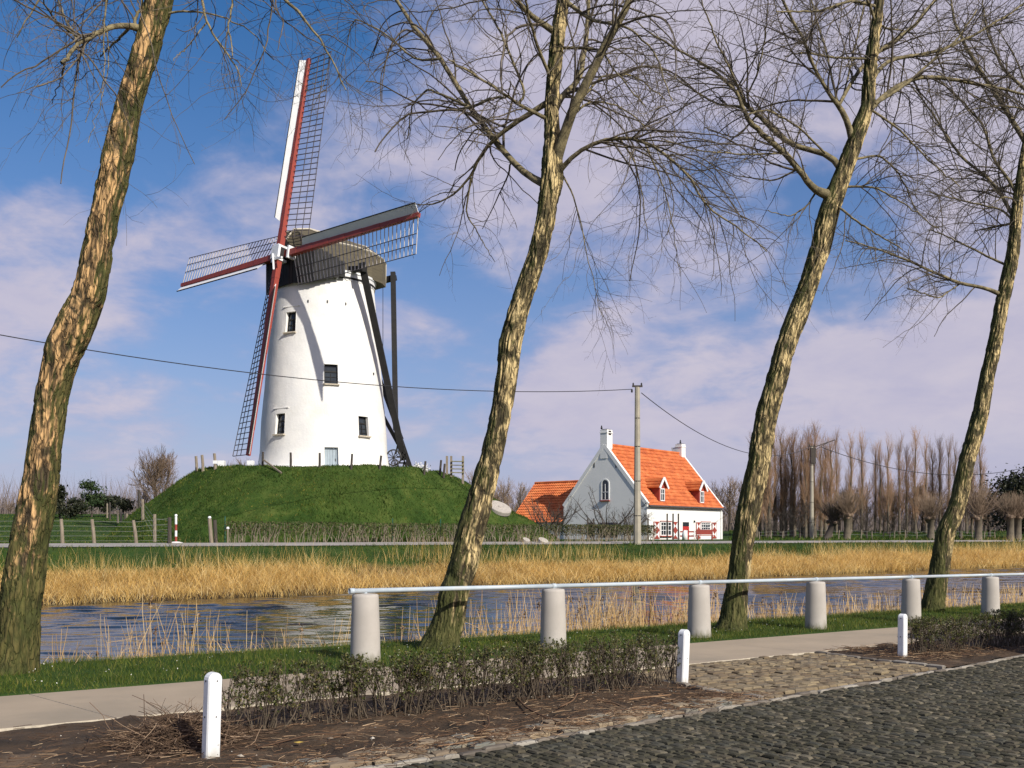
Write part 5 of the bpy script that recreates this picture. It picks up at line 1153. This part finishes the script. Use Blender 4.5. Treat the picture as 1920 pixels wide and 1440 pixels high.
def zone_soil(n):
    a = rng.uniform(-6.5, 2.1, n); lo = road_edge(a)+.02; b = lo+(-2.75-lo)*rng.beta(1.0, 1.5, n); return a, b
scatter_sticks(3200, zone_soil, (.02, .17), (.0012, .0036), 'twig_litter', 'broken brown twigs scattered over the soil bed', 'twigs', M['litter'])
def zone_gut(n): a = rng.uniform(-5, 2.4, n); return a, road_edge(a)+rng.normal(.16, .14, n)
scatter_sticks(650, zone_gut, (.05, .34), (.0015, .0045), 'gutter_litter', 'reed and twig litter caught along the gutter stones', 'twigs', M['litter'], .02)
def zone_right(n): a = 6.6+rng.gamma(2, .8, n); return a, rng.uniform(-4.5, -2.75, n)
scatter_sticks(1300, zone_right, (.04, .25), (.0015, .004), 'bed_litter', 'dead twigs and mulch on the right soil bed', 'twigs', M['litter'], .03)
# pile of prunings left of the big white post
n = 950; c = G(338, 1388); r = np.abs(rng.normal(0, 1, n)); az = rng.uniform(0, 2*math.pi, n); X = c.x+rng.normal(0, .24, n); Y = c.y+rng.normal(0, .26, n); hpl = .17*np.exp(-((X-c.x)**2+(Y-c.y)**2)/.10)
Z = c.z+.01+hpl*rng.uniform(0, 1, n); d = np.stack([np.cos(az), np.sin(az)*.6, rng.normal(0, .14, n)], -1); pts = [np.stack([X, Y, Z], -1)-unit(d)*.15]; L = rng.uniform(.18, .55, n)
for k in range(1, 6): d = unit(d+rng.normal(size=(n, 3))*.16); pts.append(pts[-1]+d*(L/5)[:, None])
Q = np.stack(pts, 1); Q[..., 2] = np.maximum(Q[..., 2], c.z+.008)
o = thing('twig_pile', 'heap of brown cut prunings left of the largest white post', 'twig pile', c); MB().tubes(Q, rng.uniform(.0018, .0048, (n, 1))*np.linspace(1, .6, 6)[None], 4).build('prunings', island('cut_prunings', [(0, (.045, .030, .020)), (.5, (.10, .062, .040)), (.85, (.19, .125, .08)), (1, (.42, .30, .20))], .8, .2), o, kind='stuff')
# bigger sticks, each its own thing
for k, (pp, r_, lab) in enumerate((([(970, 1243+70), (985, 1330), (1010, 1345), (1028, 1352), (1052, 1362)], .011, 'dark broken branch lying from the hedge foot to the gutter'), ([(480, 1409), (560, 1388), (600, 1380), (650, 1384)], .007, 'long grey stick on the soil right of the largest white post'),
        ([(1120, 1317), (1150, 1322), (1175, 1334)], .010, 'short bent pale stick near the gutter, left of the long straight ones'), ([(1178, 1316), (1215, 1311), (1258, 1307)], .009, 'straight orange-brown stick nearest the middle white post'), ([(890, 1380), (910, 1372), (918, 1362), (915, 1350)], .008, 'hooked stick on the gutter stones below the hedge'),
        ([(1050, 1330), (1075, 1318), (1082, 1305)], .008, 'curved stick at the foot of the hedge'), ([(818, 1405), (870, 1398), (900, 1390)], .007, 'long orange reed stem lying along the road edge'))):
    pts = [G(x, y)+UPZ*.025 for x, y in pp]; pts = resample([tuple(p) for p in pts], 12); o = MB().tube([Vector(p) for p in pts], r_, 6).build('fallen_branch', M['litter'], smooth=True); tag(o, lab, 'branch', 'fallen sticks on the soil bed')
# pebbles and dead leaves
a, b = zone_soil(200); X = -2.066+UX*a-UY*b; Y = 13.9+UY*a+UX*b; mb = MB(); base = np.array([(1, 0, 0), (-1, 0, 0), (0, 1, 0), (0, -1, 0), (0, 0, .7), (0, 0, -.7)]); fo_ = np.array([[0, 2, 4], [2, 1, 4], [1, 3, 4], [3, 0, 4], [2, 0, 5], [1, 2, 5], [3, 1, 5], [0, 3, 5]])
for i in range(200): s_ = rng.uniform(.003, .010); an_ = rng.uniform(0, 6.28); rot = np.array([[math.cos(an_), -math.sin(an_), 0], [math.sin(an_), math.cos(an_), 0], [0, 0, 1]]); mb.add((base*s_*rng.uniform(.6, 1.4, (6, 3)))@rot.T+np.array([X[i], Y[i], float(znear(a[i]))+.02]), fo_)
stuff(mb.build('pebbles', M['pebble']), 'small pale pebbles and shell bits in the soil bed', 'pebbles')
for k, (x, y, s_, lab) in enumerate(((620, 1391, .028, 'white stone chip between the white post and the gutter'), (451, 1425, .026, 'pale round stone beside the foot of the largest white post'), (698, 1391, .024, 'small white stone above the gutter stones'), (560, 1398, .035, 'yellow dead leaf left of the white stone chip'), (604, 1404, .04, 'larger yellow dead leaf below the white stone chip'))):
    p = G(x, y)+UPZ*.03; rot = rng.normal(size=(3, 3))*.15+np.eye(3); o = MB().add((base*s_*np.array([1, .8, .8 if k < 3 else .12])*rng.uniform(.8, 1.2, (6, 3)))@rot+np.array(p), fo_).build('stone' if k < 3 else 'dead_leaf', M['pebble'] if k < 3 else simple('yellow_leaf', (.55, .38, .08), None, 20, .7, 0)); tag(o, lab, 'stone' if k < 3 else 'leaf')

# ------------------------------------------------------------------ grasses and reeds
def on_ab(a, b, zf=None): X = -2.066+UX*a-UY*b; Y = 13.9+UY*a+UX*b; return X, Y, hfun(X, Y)
n = 95000; a = -9+rng.uniform(0, 1, n)**1.25*40; b = rng.uniform(-.72, 2.5, n); X, Y, Z = on_ab(a, b); Z = np.maximum(Z, znear(a)-.6)
k = (b > -.66) | (rng.uniform(size=n) < .3); edge = sstep(b, -.72, -.45); hh = rng.uniform(.025, .085, n)*(.45+.75*edge)*(.5+fbm(np.stack([X*1.7, Y*1.7, X*0], -1), 2))
B = np.stack([X, Y, Z-.01+.0*b], -1)[k]; B[:, 2] = np.maximum(B[:, 2], -2)
stuff(MB().blades(B, hh[k]*1.15, rng.uniform(.004, .009, k.sum())*(1+np.maximum(a[k], 0)*.03), rng.uniform(.1, .9, k.sum())).build('verge_grass', M['grass_blade']), 'short green grass on the strip under the railing', 'grass')
n = 260; a = rng.uniform(-6, 12, n); b = rng.uniform(-.5, 1.7, n); X, Y, Z = on_ab(a, b); stuff(MB().leaves(np.stack([X, Y, Z+.06], -1), .010).build('daisies', M['daisy']), 'tiny white daisies in the verge grass', 'flowers')
# near reeds at the waterline, in clumps
cl = [(-3.4, .7, 22, .4), (-2.3, .5, 60, .95), (-1.5, .6, 46, .6), (-.2, .6, 16, .4), (1.0, .5, 18, .75), (2.4, .4, 26, .85), (3.5, .6, 50, .75), (4.6, .6, 80, .85), (5.8, .7, 120, .8), (7.0, .6, 230, 1.0), (8.0, .5, 160, .85), (9.6, .8, 300, .8), (11.2, .7, 60, .5), (12.6, .5, 90, .6), (15, .9, 90, .6), (17.2, 1.2, 120, .5), (20, 1.4, 160, .7), (23, 1.6, 160, .6), (26.5, 2, 200, .6)]
mbr = MB(); heads = []
for (ca, sa_, n, H) in cl:
    a = rng.normal(ca, sa_*.6, n); b = rng.normal(2.75, .22, n)+.02*a; X, Y, Z = on_ab(a, b); hh = rng.uniform(.10, 1.0, n)**1.3*H*.85; n_k = n
    B = np.stack([X, Y, np.maximum(Z, WZ-.05)], -1); K = 5; d = np.stack([rng.normal(0, .13, n), rng.normal(0, .10, n), np.ones(n)], -1); pts = [B]
    brk = rng.uniform(size=n) < .18
    for q in range(1, K):
        d = unit(d+rng.normal(size=(n, 3))*.05); 
        if q == 3: d[brk] = unit(d[brk]*.3+rng.normal(size=(brk.sum(), 3))*.7)
        pts.append(pts[-1]+d*((hh+.45)/(K-1))[:, None])
    Q = np.stack(pts, 1); mbr.tubes(Q, (rng.uniform(.0032, .0065, (n, 1))*(1+.02*max(ca, 0)))*np.linspace(1.1, .5, K)[None], 3)
    m = max(1, int(n*.05)); heads.append((Q[:m, -1], d[:m]))
o1 = mbr.build('reed_stalks', M['straw_near']); stuff(o1, 'pale dry reed stalks standing along the near waterline', 'reeds')
mb = MB()
for p, d in heads:
    for s_ in range(14): off = rng.normal(size=p.shape)*np.array([.018, .018, .05]); mb.leaves(p+off-d*.05, .03)
stuff(mb.build('reed_heads', M['litter']), 'brown feathery reed plumes above the near stalks', 'reeds')
mb = MB(); n = 2600; a = rng.uniform(-5, 22, n); b = rng.normal(2.45, .25, n); X, Y, Z = on_ab(a, b); mb.blades(np.stack([X, Y, np.maximum(Z, WZ)], -1), rng.uniform(.08, .35, n), rng.uniform(.006, .012, n), rng.uniform(.5, 1.1, n)); stuff(mb.build('dry_tussock', M['straw_near']), 'matted dry grass at the near water edge', 'reeds')
# far bank straw
def bank_patch(n, a0, a1, bm, bs_, hl, w0, mat, lean, pw=1.0, thin=None):
    a = a0+(a1-a0)*rng.uniform(0, 1, n)**pw; b = bm+np.abs(rng.normal(0, bs_, n)) if isinstance(bm, float) else rng.uniform(bm[0], bm[1], n)
    X, Y, Z = on_ab(a, b)
    if thin is not None: dn = fbm(np.stack([a*.22, b*.5, a*0+thin], -1), 3); k = (dn+.30*(b < 24.6)*(thin < 5)+.0016*a-.035*np.maximum(b-25.2, 0)*(1-.006*a)*(1.6 if thin > 5 else 1.0)) > rng.uniform(.30, .56, n); a, b, X, Y, Z = a[k], b[k], X[k], Y[k], Z[k]
    n = len(a); hh = rng.uniform(hl[0], hl[1], n)*(.25+1.5*fbm(np.stack([a*.45, b*.5, a*0+9], -1), 3)); w = w0*rng.uniform(.6, 1.4, n)*np.clip(Y/42, .8, 2.6)
    return MB().blades(np.stack([X, Y, Z-.03], -1), hh, w, rng.uniform(lean[0], lean[1], n), K=4), n
mbx, _ = bank_patch(95000, -22, 110, (23.5, 26.7), 0, (.28, .80), .017, None, (.45, 1.2), 1.5, 3.3)
stuff(mbx.build('bank_reeds', M['straw']), 'golden matted dry reed along the far bank', 'reeds')
mbx, _ = bank_patch(20000, -22, 110, (25.0, 28.6), 0, (.45, 1.15), .011, None, (.1, .55), 1.3, 7.7)
stuff(mbx.build('bank_reed_stalks', M['straw']), 'upright dry reed stalks on the top of the far bank', 'reeds')
mbx, _ = bank_patch(46000, -24, 115, (25.6, 31.6), 0, (.08, .26), .030, None, (.3, 1.0), 1.35, None)
stuff(mbx.build('bank_grass', M['grass_far']), 'short green grass between the reeds and the lane', 'grass')
# left field and lane-side tufts
n = 16000; Y = rng.uniform(42, 120, n)**1.0; X = -Y*rng.uniform(.30, .56, n); a_, b_ = to_ab(X, Y); k = b_ > 35.0; X, Y = X[k], Y[k]; Z = hfun(X, Y)
stuff(MB().blades(np.stack([X, Y, Z-.02], -1), rng.uniform(.05, .16, len(X)), rng.uniform(.03, .07, len(X))*Y/50, rng.uniform(.2, .9, len(X))).build('field_grass', M['grass_far']), 'short green pasture grass in the left field', 'grass')
# low hedge with pale stems along the foot of the mound and the farmhouse garden
def far_hedge(name, lab, px0, px1, b0, H, n_st, nl, w=.5):
    p0, p1 = far_at(px0, b0), far_at(px1, b0); o = thing(name, lab, 'hedge', p0)
    def base(n): t = rng.uniform(0, 1, n)[:, None]; q = np.array(p0)[None]*(1-t)+np.array(p1)[None]*t; q[:, :2] += rng.normal(0, w*.25, (n, 2)); q[:, 2] = np.array([gz(x, y) for x, y in q[:, :2]]); return q
    B = base(n_st); d = unit(rng.normal(size=(n_st, 3))*np.array([.25, .25, .05])+np.array([0, 0, 1.])); pts = [B]
    for k in range(4): pts.append(pts[-1]+d*H*.24); d = unit(d+rng.normal(size=d.shape)*.2)
    MB().tubes(np.stack(pts, 1), .018*np.linspace(1, .5, 5)[None]*np.ones((n_st, 1)), 3).build('stems', M['post_wood'], o, kind='stuff')
    q = base(nl); q[:, 2] += H*(.35+.65*rng.uniform(0, 1, nl)**.8); MB().leaves(q, .055).build('twigs', M['brown_hedge'], o, kind='stuff')
far_hedge('low_hedge', 'thin brown-green hedge on pale stems along the foot of the mound', 425, 1050, 35.55, 1.1, 330, 7500)
far_hedge('garden_hedge', 'dark garden hedge in front of the farmhouse gable', 1052, 1226, 38.5, 1.15, 150, 6500, .7)

# ------------------------------------------------------------------ far trees
def bare_mesh(H, W, n1, n2, n3, seed, shape='round', r=1.0, trunk_h=.18, rm=.02):
    """a leafless crown as arrays of tubes, base at the origin"""
    rs = np.random.default_rng(seed); K = 10
    tr = np.array([[rs.normal(0, .01)*k, rs.normal(0, .01)*k, H*(.9 if shape == 'column' else .55)*k/9] for k in range(10)])[None]; trr = np.linspace(H*.022, H*.005, 10)[None]*r
    if shape == 'column': Q1, R1 = grow(tr, trr, n1, (H*.12, H*.30), (.25, .55), 0, 8, .6, rm*1.3, trunk_h, .08, up=.16, wlen=False)
    else: Q1, R1 = grow(tr, trr, n1, (H*.30, H*.55), (.35, 1.0), 0, 8, .65, rm*1.6, trunk_h, .16, up=.10, wlen=False)
    if shape == 'column': Q2, R2 = grow(Q1, R1, n2, (H*.06, H*.16), (.2, .6), 0, 5, .7, rm, .05, .10, up=.18)
    else: Q2, R2 = grow(Q1, R1, n2, (H*.12, H*.26), (.3, .9), 0, 6, .6, rm, .15, .18, up=.12)
    Q3, R3 = grow(Q2, R2, n3, (H*.05, H*.12), (.2, .7), 0, 4, .7, rm*.8, .1, .15, up=.15)
    return tr, trr, Q1, R1, Q2, R2, Q3, R3
def bare_proto(H, W, n1, n2, n3, seed, shape='round', mats=('poplar_trunk', 'bare'), rm=.02, sx=1.0, trunk_h=.18):
    tr, trr, Q1, R1, Q2, R2, Q3, R3 = bare_mesh(H, W, n1, n2, n3, seed, shape, rm=rm, trunk_h=trunk_h)
    for q in (Q1, Q2, Q3): q[..., :2] *= sx
    t = MB().tubes(tr, trr, 7).mesh('trunk', M[mats[0]], True); c = MB(); c.tubes(Q1, R1, 4); c.tubes(Q2, R2, 3); c.tubes(Q3, R3, 3); return t, c.mesh('crown', M[mats[1]])
def place(proto, name, lab, cat, loc, H=1, rz=0, group=None, wide=1):
    o = thing(name, lab, cat, loc, group); o.rotation_euler = (0, 0, rz); o.scale = (H*wide, H*wide, H)
    for nm, me in zip(('trunk', 'crown'), proto): c = bpy.data.objects.new(nm, me); col.objects.link(c); c.parent = o
    return o
pop = [bare_proto(12, 1, 62, 380, 900, 100+k, 'column', ('poplar_trunk', 'poplar'), .0095, trunk_h=.07) for k in range(4)]
def gp(px, D): X = (px-960)/F*D; return Vector((X, D, gz(X, D)))
row = [(1568, 822), (1595, 819), (1616, 819), (1641, 838), (1650, 840), (1665, 821), (1686, 826), (1700, 842), (1716, 817), (1736, 825), (1748, 838), (1762, 827), (1779, 832), (1791, 834), (1822, 830), (1838, 826), (1812, 836)]
row.sort()
for k, (px, py) in enumerate(row):
    D = 132+rng.uniform(-3, 3); b = gp(px, D); H = (EYE+(1000-py)*D/F-b.z)/12*1.0
    place(pop[k % 4], 'poplar_tree', f'slim bare poplar, {ORD[k]} from the left in the spaced row right of the far pole', 'tree', b-UPZ*.1, H*1.02, rng.uniform(0, 6), 'spaced row of slim bare poplars', rng.uniform(.62, .85))
k = 0; den = sorted([(1417+9.3*i+rng.uniform(-3, 3), 806+rng.uniform(0, 26)) for i in range(16)])
for i, (px, py) in enumerate(den):
    D = 118+rng.uniform(-4, 6); b = gp(px, D); H = (EYE+(1000-py)*D/F-b.z)/12
    place(pop[i % 4], 'poplar_tree', f'brown bare poplar, {ORD[i]} from the left in the dense stand behind the third willow', 'tree', b-UPZ*.1, H*1.02, rng.uniform(0, 6), 'dense stand of brown poplars', .95)
# pollards
def pollard(px, D, Ht, Hc, lab, lean=0.0, dark=False):
    b = gp(px, D); o = thing('pollard_willow', lab, 'tree', b, 'knobbly pollard willows in the meadow'); t = b+Vector((lean, 0, Ht))
    MB().tube([b-UPZ*.2, b.lerp(t, .5)+Vector((.03, 0, 0)), t], [.38, .30, .34], 9).build('trunk', M['bare_dark' if dark else 'poplar_trunk'], o, smooth=True)
    kn = MB()
    for q in range(9): c = t+Vector(rng.normal(0, .24, 3)*np.array([1, 1, .5])); kn.lathe(tuple(c), [(.02, -.2), (.2, -.08), (.22, .08), (.02, .22)], 7)
    kn.build('head', M['bare'], o)
    n = 150; d = unit(rng.normal(size=(n, 3))*np.array([.55, .55, .3])+np.array([0, 0, 1.])); p = np.array(t)[None]+rng.normal(0, .2, (n, 3))*np.array([1, 1, .3]); pts = [p]
    for q in range(5): pts.append(pts[-1]+d*Hc*.78/5*rng.uniform(.6, 1.1, (n, 1))); d = unit(d+rng.normal(size=d.shape)*.08+np.array([0, 0, .08]))
    Q = np.stack(pts, 1); R0 = np.full((n, 6), .018)*np.linspace(1, .5, 6)[None]; Q2, R2 = grow(Q, R0, 500, (.3, .9), (.2, .6), 0, 4, .8, .013, .3, .1, up=.1)
    mb = MB(); mb.tubes(Q, R0, 3); mb.tubes(Q2, R2, 3); mb.build('shoots', M['bare' if not dark else 'bare_dark'], o, kind='stuff')
pollard(1588, 96, 2.3, 3.6, 'pale-topped pollard willow right of the far pole'); pollard(1745, 97, 2.1, 3.8, 'pollard willow with knotted head left of the rightmost leaning trunk')
pollard(1834, 90, 2.2, 4.6, 'pollard willow with tall shoots right of the rightmost leaning trunk'); pollard(1894, 92, 2.2, 3.2, 'pollard willow in front of the dark evergreen, left one'); pollard(1908, 93, 2.1, 3.2, 'pollard willow in front of the dark evergreen, right one')
pollard(1548, 97, 1.7, 3.2, 'dark stumpy pollard willow just right of the far pole, leaning right', .8, True)
rb = [bare_proto(8, 1, 26, 190, 620, 200+k, 'round', ('bare_dark', 'bare'), .018, trunk_h=.12) for k in range(3)]; rd = [bare_proto(8, 1, 24, 170, 520, 220+k, 'round', ('bare_dark', 'bare_dark'), .016, trunk_h=.10) for k in range(3)]
def bush(pr, px, D, top, lab, wide=1., name='bare_tree', grp=None): b = gp(px, D); H = (EYE+(1000-top)*D/F-b.z); return place(pr, name, lab, 'tree', b-UPZ*.1, H/7.4, rng.uniform(0, 6), grp, wide)
bush(bare_proto(8, 1, 34, 420, 2200, 301, 'round', ('bare_dark', 'bare'), .018, trunk_h=.15), 292, 112, 826, 'large rounded bare tree in the field left of the mound', 1.0)
for i, (px, D, top, lab) in enumerate(((268, 118, 905, 'low bare shrub left of the large field tree'), (320, 120, 890, 'smaller bare shrub right of the large field tree'), (915, 120, 895, 'hazy bare tree just left of the millstone'), (945, 135, 885, 'hazy bare tree just right of the millstone slope'), (975, 140, 892, 'hazy bare tree touching the outbuilding roof'), (890, 116, 868, 'bare tree peeping over the right shoulder of the mound'),
        (1345, 150, 893, 'bare tree at the right corner of the farmhouse'), (1368, 150, 880, 'taller bare tree between the farmhouse and the third willow'), (1392, 145, 892, 'bare tree hidden half behind the third willow trunk'), (440, 90, 850, 'bare bush behind the lower sail tip'), (462, 92, 842, 'taller bare bush behind the lower sail tip'), (1020, 150, 898, 'faint bare tree above the outbuilding ridge'), (1855, 120, 895, 'spreading bare tree left of the dark evergreen'), (1425, 135, 900, 'low bare tree at the foot of the dense poplars'))):
    bush(rb[i % 3], px, D, top, lab, 1.1)
for i, (px, D, top, lab) in enumerate(((1500, 104, 925, 'dark thorny shrub left of the far pole'), (1470, 102, 940, 'lower dark shrub under the dense poplars'), (1625, 108, 935, 'dark crooked fruit tree between two pollards'), (1668, 112, 948, 'small dark shrub under the spaced poplars'), (1800, 105, 930, 'dark shrub behind the rightmost leaning trunk'), (1440, 100, 960, 'dark shrub beside the third willow trunk'), (1700, 118, 955, 'small dark thicket before the poplar row'), (895, 70, 910, 'thin dark shrub behind the second willow trunk'))):
    bush(rd[i % 3], px, D, top, lab, 1.15, 'bare_shrub')
for i in range(11):
    px = 1572+i*27+rng.uniform(-5, 5); bush(rb[i % 3], px, 138+rng.uniform(-2, 4), 893+rng.uniform(-10, 16), f'brown bare undergrowth tree, {ORD[i]} from the left among the spaced poplars', 1.15, 'bare_tree', 'undergrowth trees between the spaced poplars')
# fruit trees at the house
def fruit(px, D, H, W, lab, seed):
    b = gp(px, D); o = thing('fruit_tree', lab, 'tree', b); rs = np.random.default_rng(seed); K = 12; LP = []
    MB().tube([b-UPZ*.1, b+UPZ*.7], [.16, .13], 8).build('trunk', M['bare_dark'], o)
    for k in range(9):
        az = k*2*math.pi/9+rs.uniform(-.3, .3); d = np.array([math.cos(az)*W, math.sin(az)*W, .55]); d /= np.linalg.norm(d); p = np.array(b)+np.array([0, 0, .6]); q = [p]
        for j in range(K-1): d = d+rs.normal(size=3)*.08+np.array([0, 0, .05]); d /= np.linalg.norm(d); p = p+d*H*1.05/(K-1); q.append(p)
        LP.append(q)
    LP = np.array(LP); LR = np.linspace(.07, .015, K)[None].repeat(9, 0); MB().tubes(LP, LR, 6).build('limbs', M['bare_dark'], o, smooth=True)
    Q1, R1 = grow(LP, LR, 120, (.5, 1.5), (.3, 1.0), 0, 7, .6, .014, .15, .2, up=.06); Q2, R2 = grow(Q1, R1, 330, (.2, .7), (.3, 1.0), 0, 4, .7, .010, .1, .2); mb = MB(); mb.tubes(Q1, R1, 3); mb.tubes(Q2, R2, 3); mb.build('twigs', M['bare_dark'], o, kind='stuff')
fruit(1138, 86, 4.2, 1.1, 'spreading bare fruit tree in front of the white gable', 5); fruit(1022, 90, 3.4, .8, 'bare fruit tree in front of the outbuilding roof, left one', 6); fruit(1042, 91, 3.2, .6, 'bare fruit tree in front of the outbuilding roof, right one', 7); fruit(1180, 84, 2.4, .9, 'low bare shrub just left of the near utility pole', 9)
# evergreens
def blob_tree(px, D, top, w, lab, mat, name, seed, n=2600, layers=None, size=.14):
    b = gp(px, D); H = EYE+(1000-top)*D/F-b.z; W_ = w*D/F; o = thing(name, lab, 'tree', b); rs = np.random.default_rng(seed); cen = []
    MB().tube([b-UPZ*.2, b+UPZ*H*.8], [H*.03, H*.012], 7).build('trunk', M['bare_dark'], o)
    m = layers or 16
    for k in range(m):
        u_ = rs.uniform(); z = H*(.22+.75*u_); rad = W_*.5*(1-.55*u_)*rs.uniform(.3, 1) if name == 'pine_tree' else W_*.5*math.sqrt(max(0, 1-(2*u_-1)**2*.75))*rs.uniform(.35, .95); az = rs.uniform(0, 6.28); cen.append((b.x+rad*math.cos(az), b.y+rad*math.sin(az), b.z+z))
    cen = np.array(cen); ii = rng.integers(0, m, n); sp_ = np.array([W_*.16, W_*.16, H*.045 if name == 'pine_tree' else H*.10]); C_ = cen[ii]+rng.normal(size=(n, 3))*sp_; C_[:, 2] = np.maximum(C_[:, 2], b.z+.1)
    MB().leaves(C_, size).build('crown', mat, o, kind='stuff')
blob_tree(172, 108, 903, 44, 'wind-bent pale green pine in the left field', M['pine'], 'pine_tree', 1, 1500, 12, .16); blob_tree(205, 110, 921, 42, 'smaller dark pine right of the pale one', M['dark_leaf'], 'pine_tree', 2, 1500, 10, .16)
blob_tree(112, 105, 912, 26, 'dark pointed conifer just right of the first willow trunk', M['dark_leaf'], 'pine_tree', 3, 1600, 12, .18); blob_tree(132, 104, 938, 50, 'dark round bush right of the first willow trunk', M['dark_leaf'], 'evergreen_bush', 4, 2000); blob_tree(232, 118, 937, 30, 'small dark bush near the end of the field fence', M['dark_leaf'], 'evergreen_bush', 5, 1200)
blob_tree(1912, 112, 899, 95, 'large dark evergreen tree at the right edge of the meadow', M['dark_leaf'], 'evergreen_tree', 6, 9000, 40, .2)
for k, (px, top, w) in enumerate(((-20, 930, 70), (20, 936, 60), (62, 938, 60), (-90, 925, 90))):
    D = 135; bush(rb[k % 3], px, D, top, ['brown scrub tree at the far left edge', 'brown scrub tree left of the first willow', 'brown scrub tree behind the first willow trunk', 'brown scrub tree beyond the left edge'][k], 1.7, 'scrub_tree')
# distant wooded skyline
n = 22000; az = rng.uniform(-.62, .62, n); D = rng.uniform(190, 330, n); X = az*D; hz = 5.5+6.5*fbm(np.stack([X*.02, D*0, D*.01], -1), 4); Z = hfun(X, D)-1+hz*rng.uniform(0, 1, n)**.9*(1.1-.35*(D < 230)); 
Z = hfun(X, D)-.5; mb = MB(); mb.blades(np.stack([X, D, Z], -1), hz*rng.uniform(.4, 1, n), .16*rng.uniform(.6, 1.5, n), rng.uniform(.05, .4, n)); stuff(mb.build('distant_scrub', simple('distant_twigs', (.20, .155, .135), (.14, .115, .105), .05, .9, 0, kind='World')), 'low hazy brown scrub and woods along the horizon', 'woods')

# meadow details on the right: fence stakes, rough grass
n = 9000; Y = rng.uniform(88, 150, n); X = Y*rng.uniform(.22, .56, n); Z = hfun(X, Y); stuff(MB().blades(np.stack([X, Y, Z-.02], -1), rng.uniform(.1, .4, n), rng.uniform(.06, .14, n), rng.uniform(.2, .9, n)).build('meadow_grass', M['grass_far']), 'rough green meadow under the poplars', 'grass')
mf = thing('meadow_fence', 'low stake fence crossing the meadow in front of the poplars', 'fence', gp(1440, 99)); pr_ = []
for k in range(22):
    q = gp(1425+k*21, 99+.2*k); t = q+UPZ*rng.uniform(.8, 1.1)+Vector((rng.normal(0, .06), 0, 0)); pr_.append((q, t)); MB().tube([q-UPZ*.2, t], [.06, .05], 6).build('stake', M['post_wood'], mf)
for z in (.5, .85): MB().tube([q.lerp(t, z) for q, t in pr_], .014, 3).build('wire', M['fence_wire'], mf)

# front garden of the farmhouse
def garden_post(px, y0, y1, D, lab): b = P(px, y1, D); b.z = gz(b.x, b.y); t = P(px, y0, D); o = MB().beam(b-UPZ*.1, t, .12, .12, up=(0, 1, 0)).build('garden_post', M['post_dark']); tag(o, lab, 'post', 'dark timber posts in the farmhouse garden')
for px, lab in ((1251, 'dark tall timber post left of the farmhouse door, leftmost of three'), (1262, 'dark tall timber post, middle of three before the farmhouse'), (1272, 'dark tall timber post, rightmost of three and nearest the door')): garden_post(px, 963, 1012, 88, lab)
for px, lab in ((1102, 'thin dark stake under the left part of the gable'), (1113, 'thin dark stake before the gable cellar opening'), (1171, 'thin dark stake just left of the near utility pole'), (1215, 'thin dark stake by the farmhouse corner')): garden_post(px, 972, 1010, 80, lab)
b = P(1284, 1012, 90); b.z = gz(b.x, b.y); o = MB().lathe(tuple(b), [(.26, 0), (.25, .5), (.17, .8), (.08, .88), (.001, .9)], 14).build('white_stone', M['plaster_house'], smooth=True); tag(o, 'white rounded stone in front of the red farmhouse door', 'stone')
b = P(1322, 1010, 91); b.z = gz(b.x, b.y); o = thing('garden_bench', 'red garden bench under the right facade window', 'bench', b)
MB().box(b+UPZ*.42, (1.5, .45, .07)).build('seat', M['red_paint'], o); MB().box(b+UPZ*.72+Vector((0, .22, 0)), (1.5, .06, .45)).build('backrest', M['red_paint'], o)
for dx in (-.65, .65): MB().box(b+Vector((dx, 0, .19)), (.08, .4, .38)).build('leg', M['red_paint'], o)
o = thing('low_fence', 'low red and white fence panel right of the farmhouse door', 'fence', P(1300, 1010, 91)); z0 = gz(P(1300, 0, 91).x, 91)
for y_ in (.35, .75): MB().beam(Vector((P(1272, 0, 91).x, 91, z0+y_)), Vector((P(1304, 0, 91).x, 91, z0+y_)), .05, .14).build('rail', M['red_paint'], o)
for px in (1274, 1288, 1302): MB().box(Vector((P(px, 0, 91).x, 91, z0+.45)), (.1, .1, .9)).build('post', M['white_paint'], o)

# clipped yew and bush outside the frame on the right: they throw the deep shade over the far hedge
def yew(c, R, H, lab, n):
    c = Vector(c); o = thing('yew_tree', lab, 'tree', c, 'yews outside the right edge of the view'); MB().tube([c-UPZ*.1, c+UPZ*H*.7], [.2, .08], 9).build('trunk', M['bare_dark'], o)
    u_ = rng.uniform(0, 1, n); az = rng.uniform(0, 6.28, n); rad = R*np.sqrt(np.clip(1-u_**2.2, 0, 1))*rng.uniform(.55, 1.02, n); MB().leaves(np.stack([c.x+rad*np.cos(az), c.y+rad*np.sin(az), c.z+.1+u_*H], -1), .075).build('crown', M['dark_leaf'], o, kind='stuff')
yew((11.0, 14.6, -.15), 1.7, 3.3, 'tall dark yew beside the road outside the right edge', 16000)
yew((13.9, 17.3, -.2), 1.8, 3.8, 'taller dark yew outside the right edge, farther along the road', 16000)
print('objects', len(bpy.data.objects), 'tris', sum(len(o.data.polygons)*2 for o in bpy.data.objects if o.type == 'MESH'))
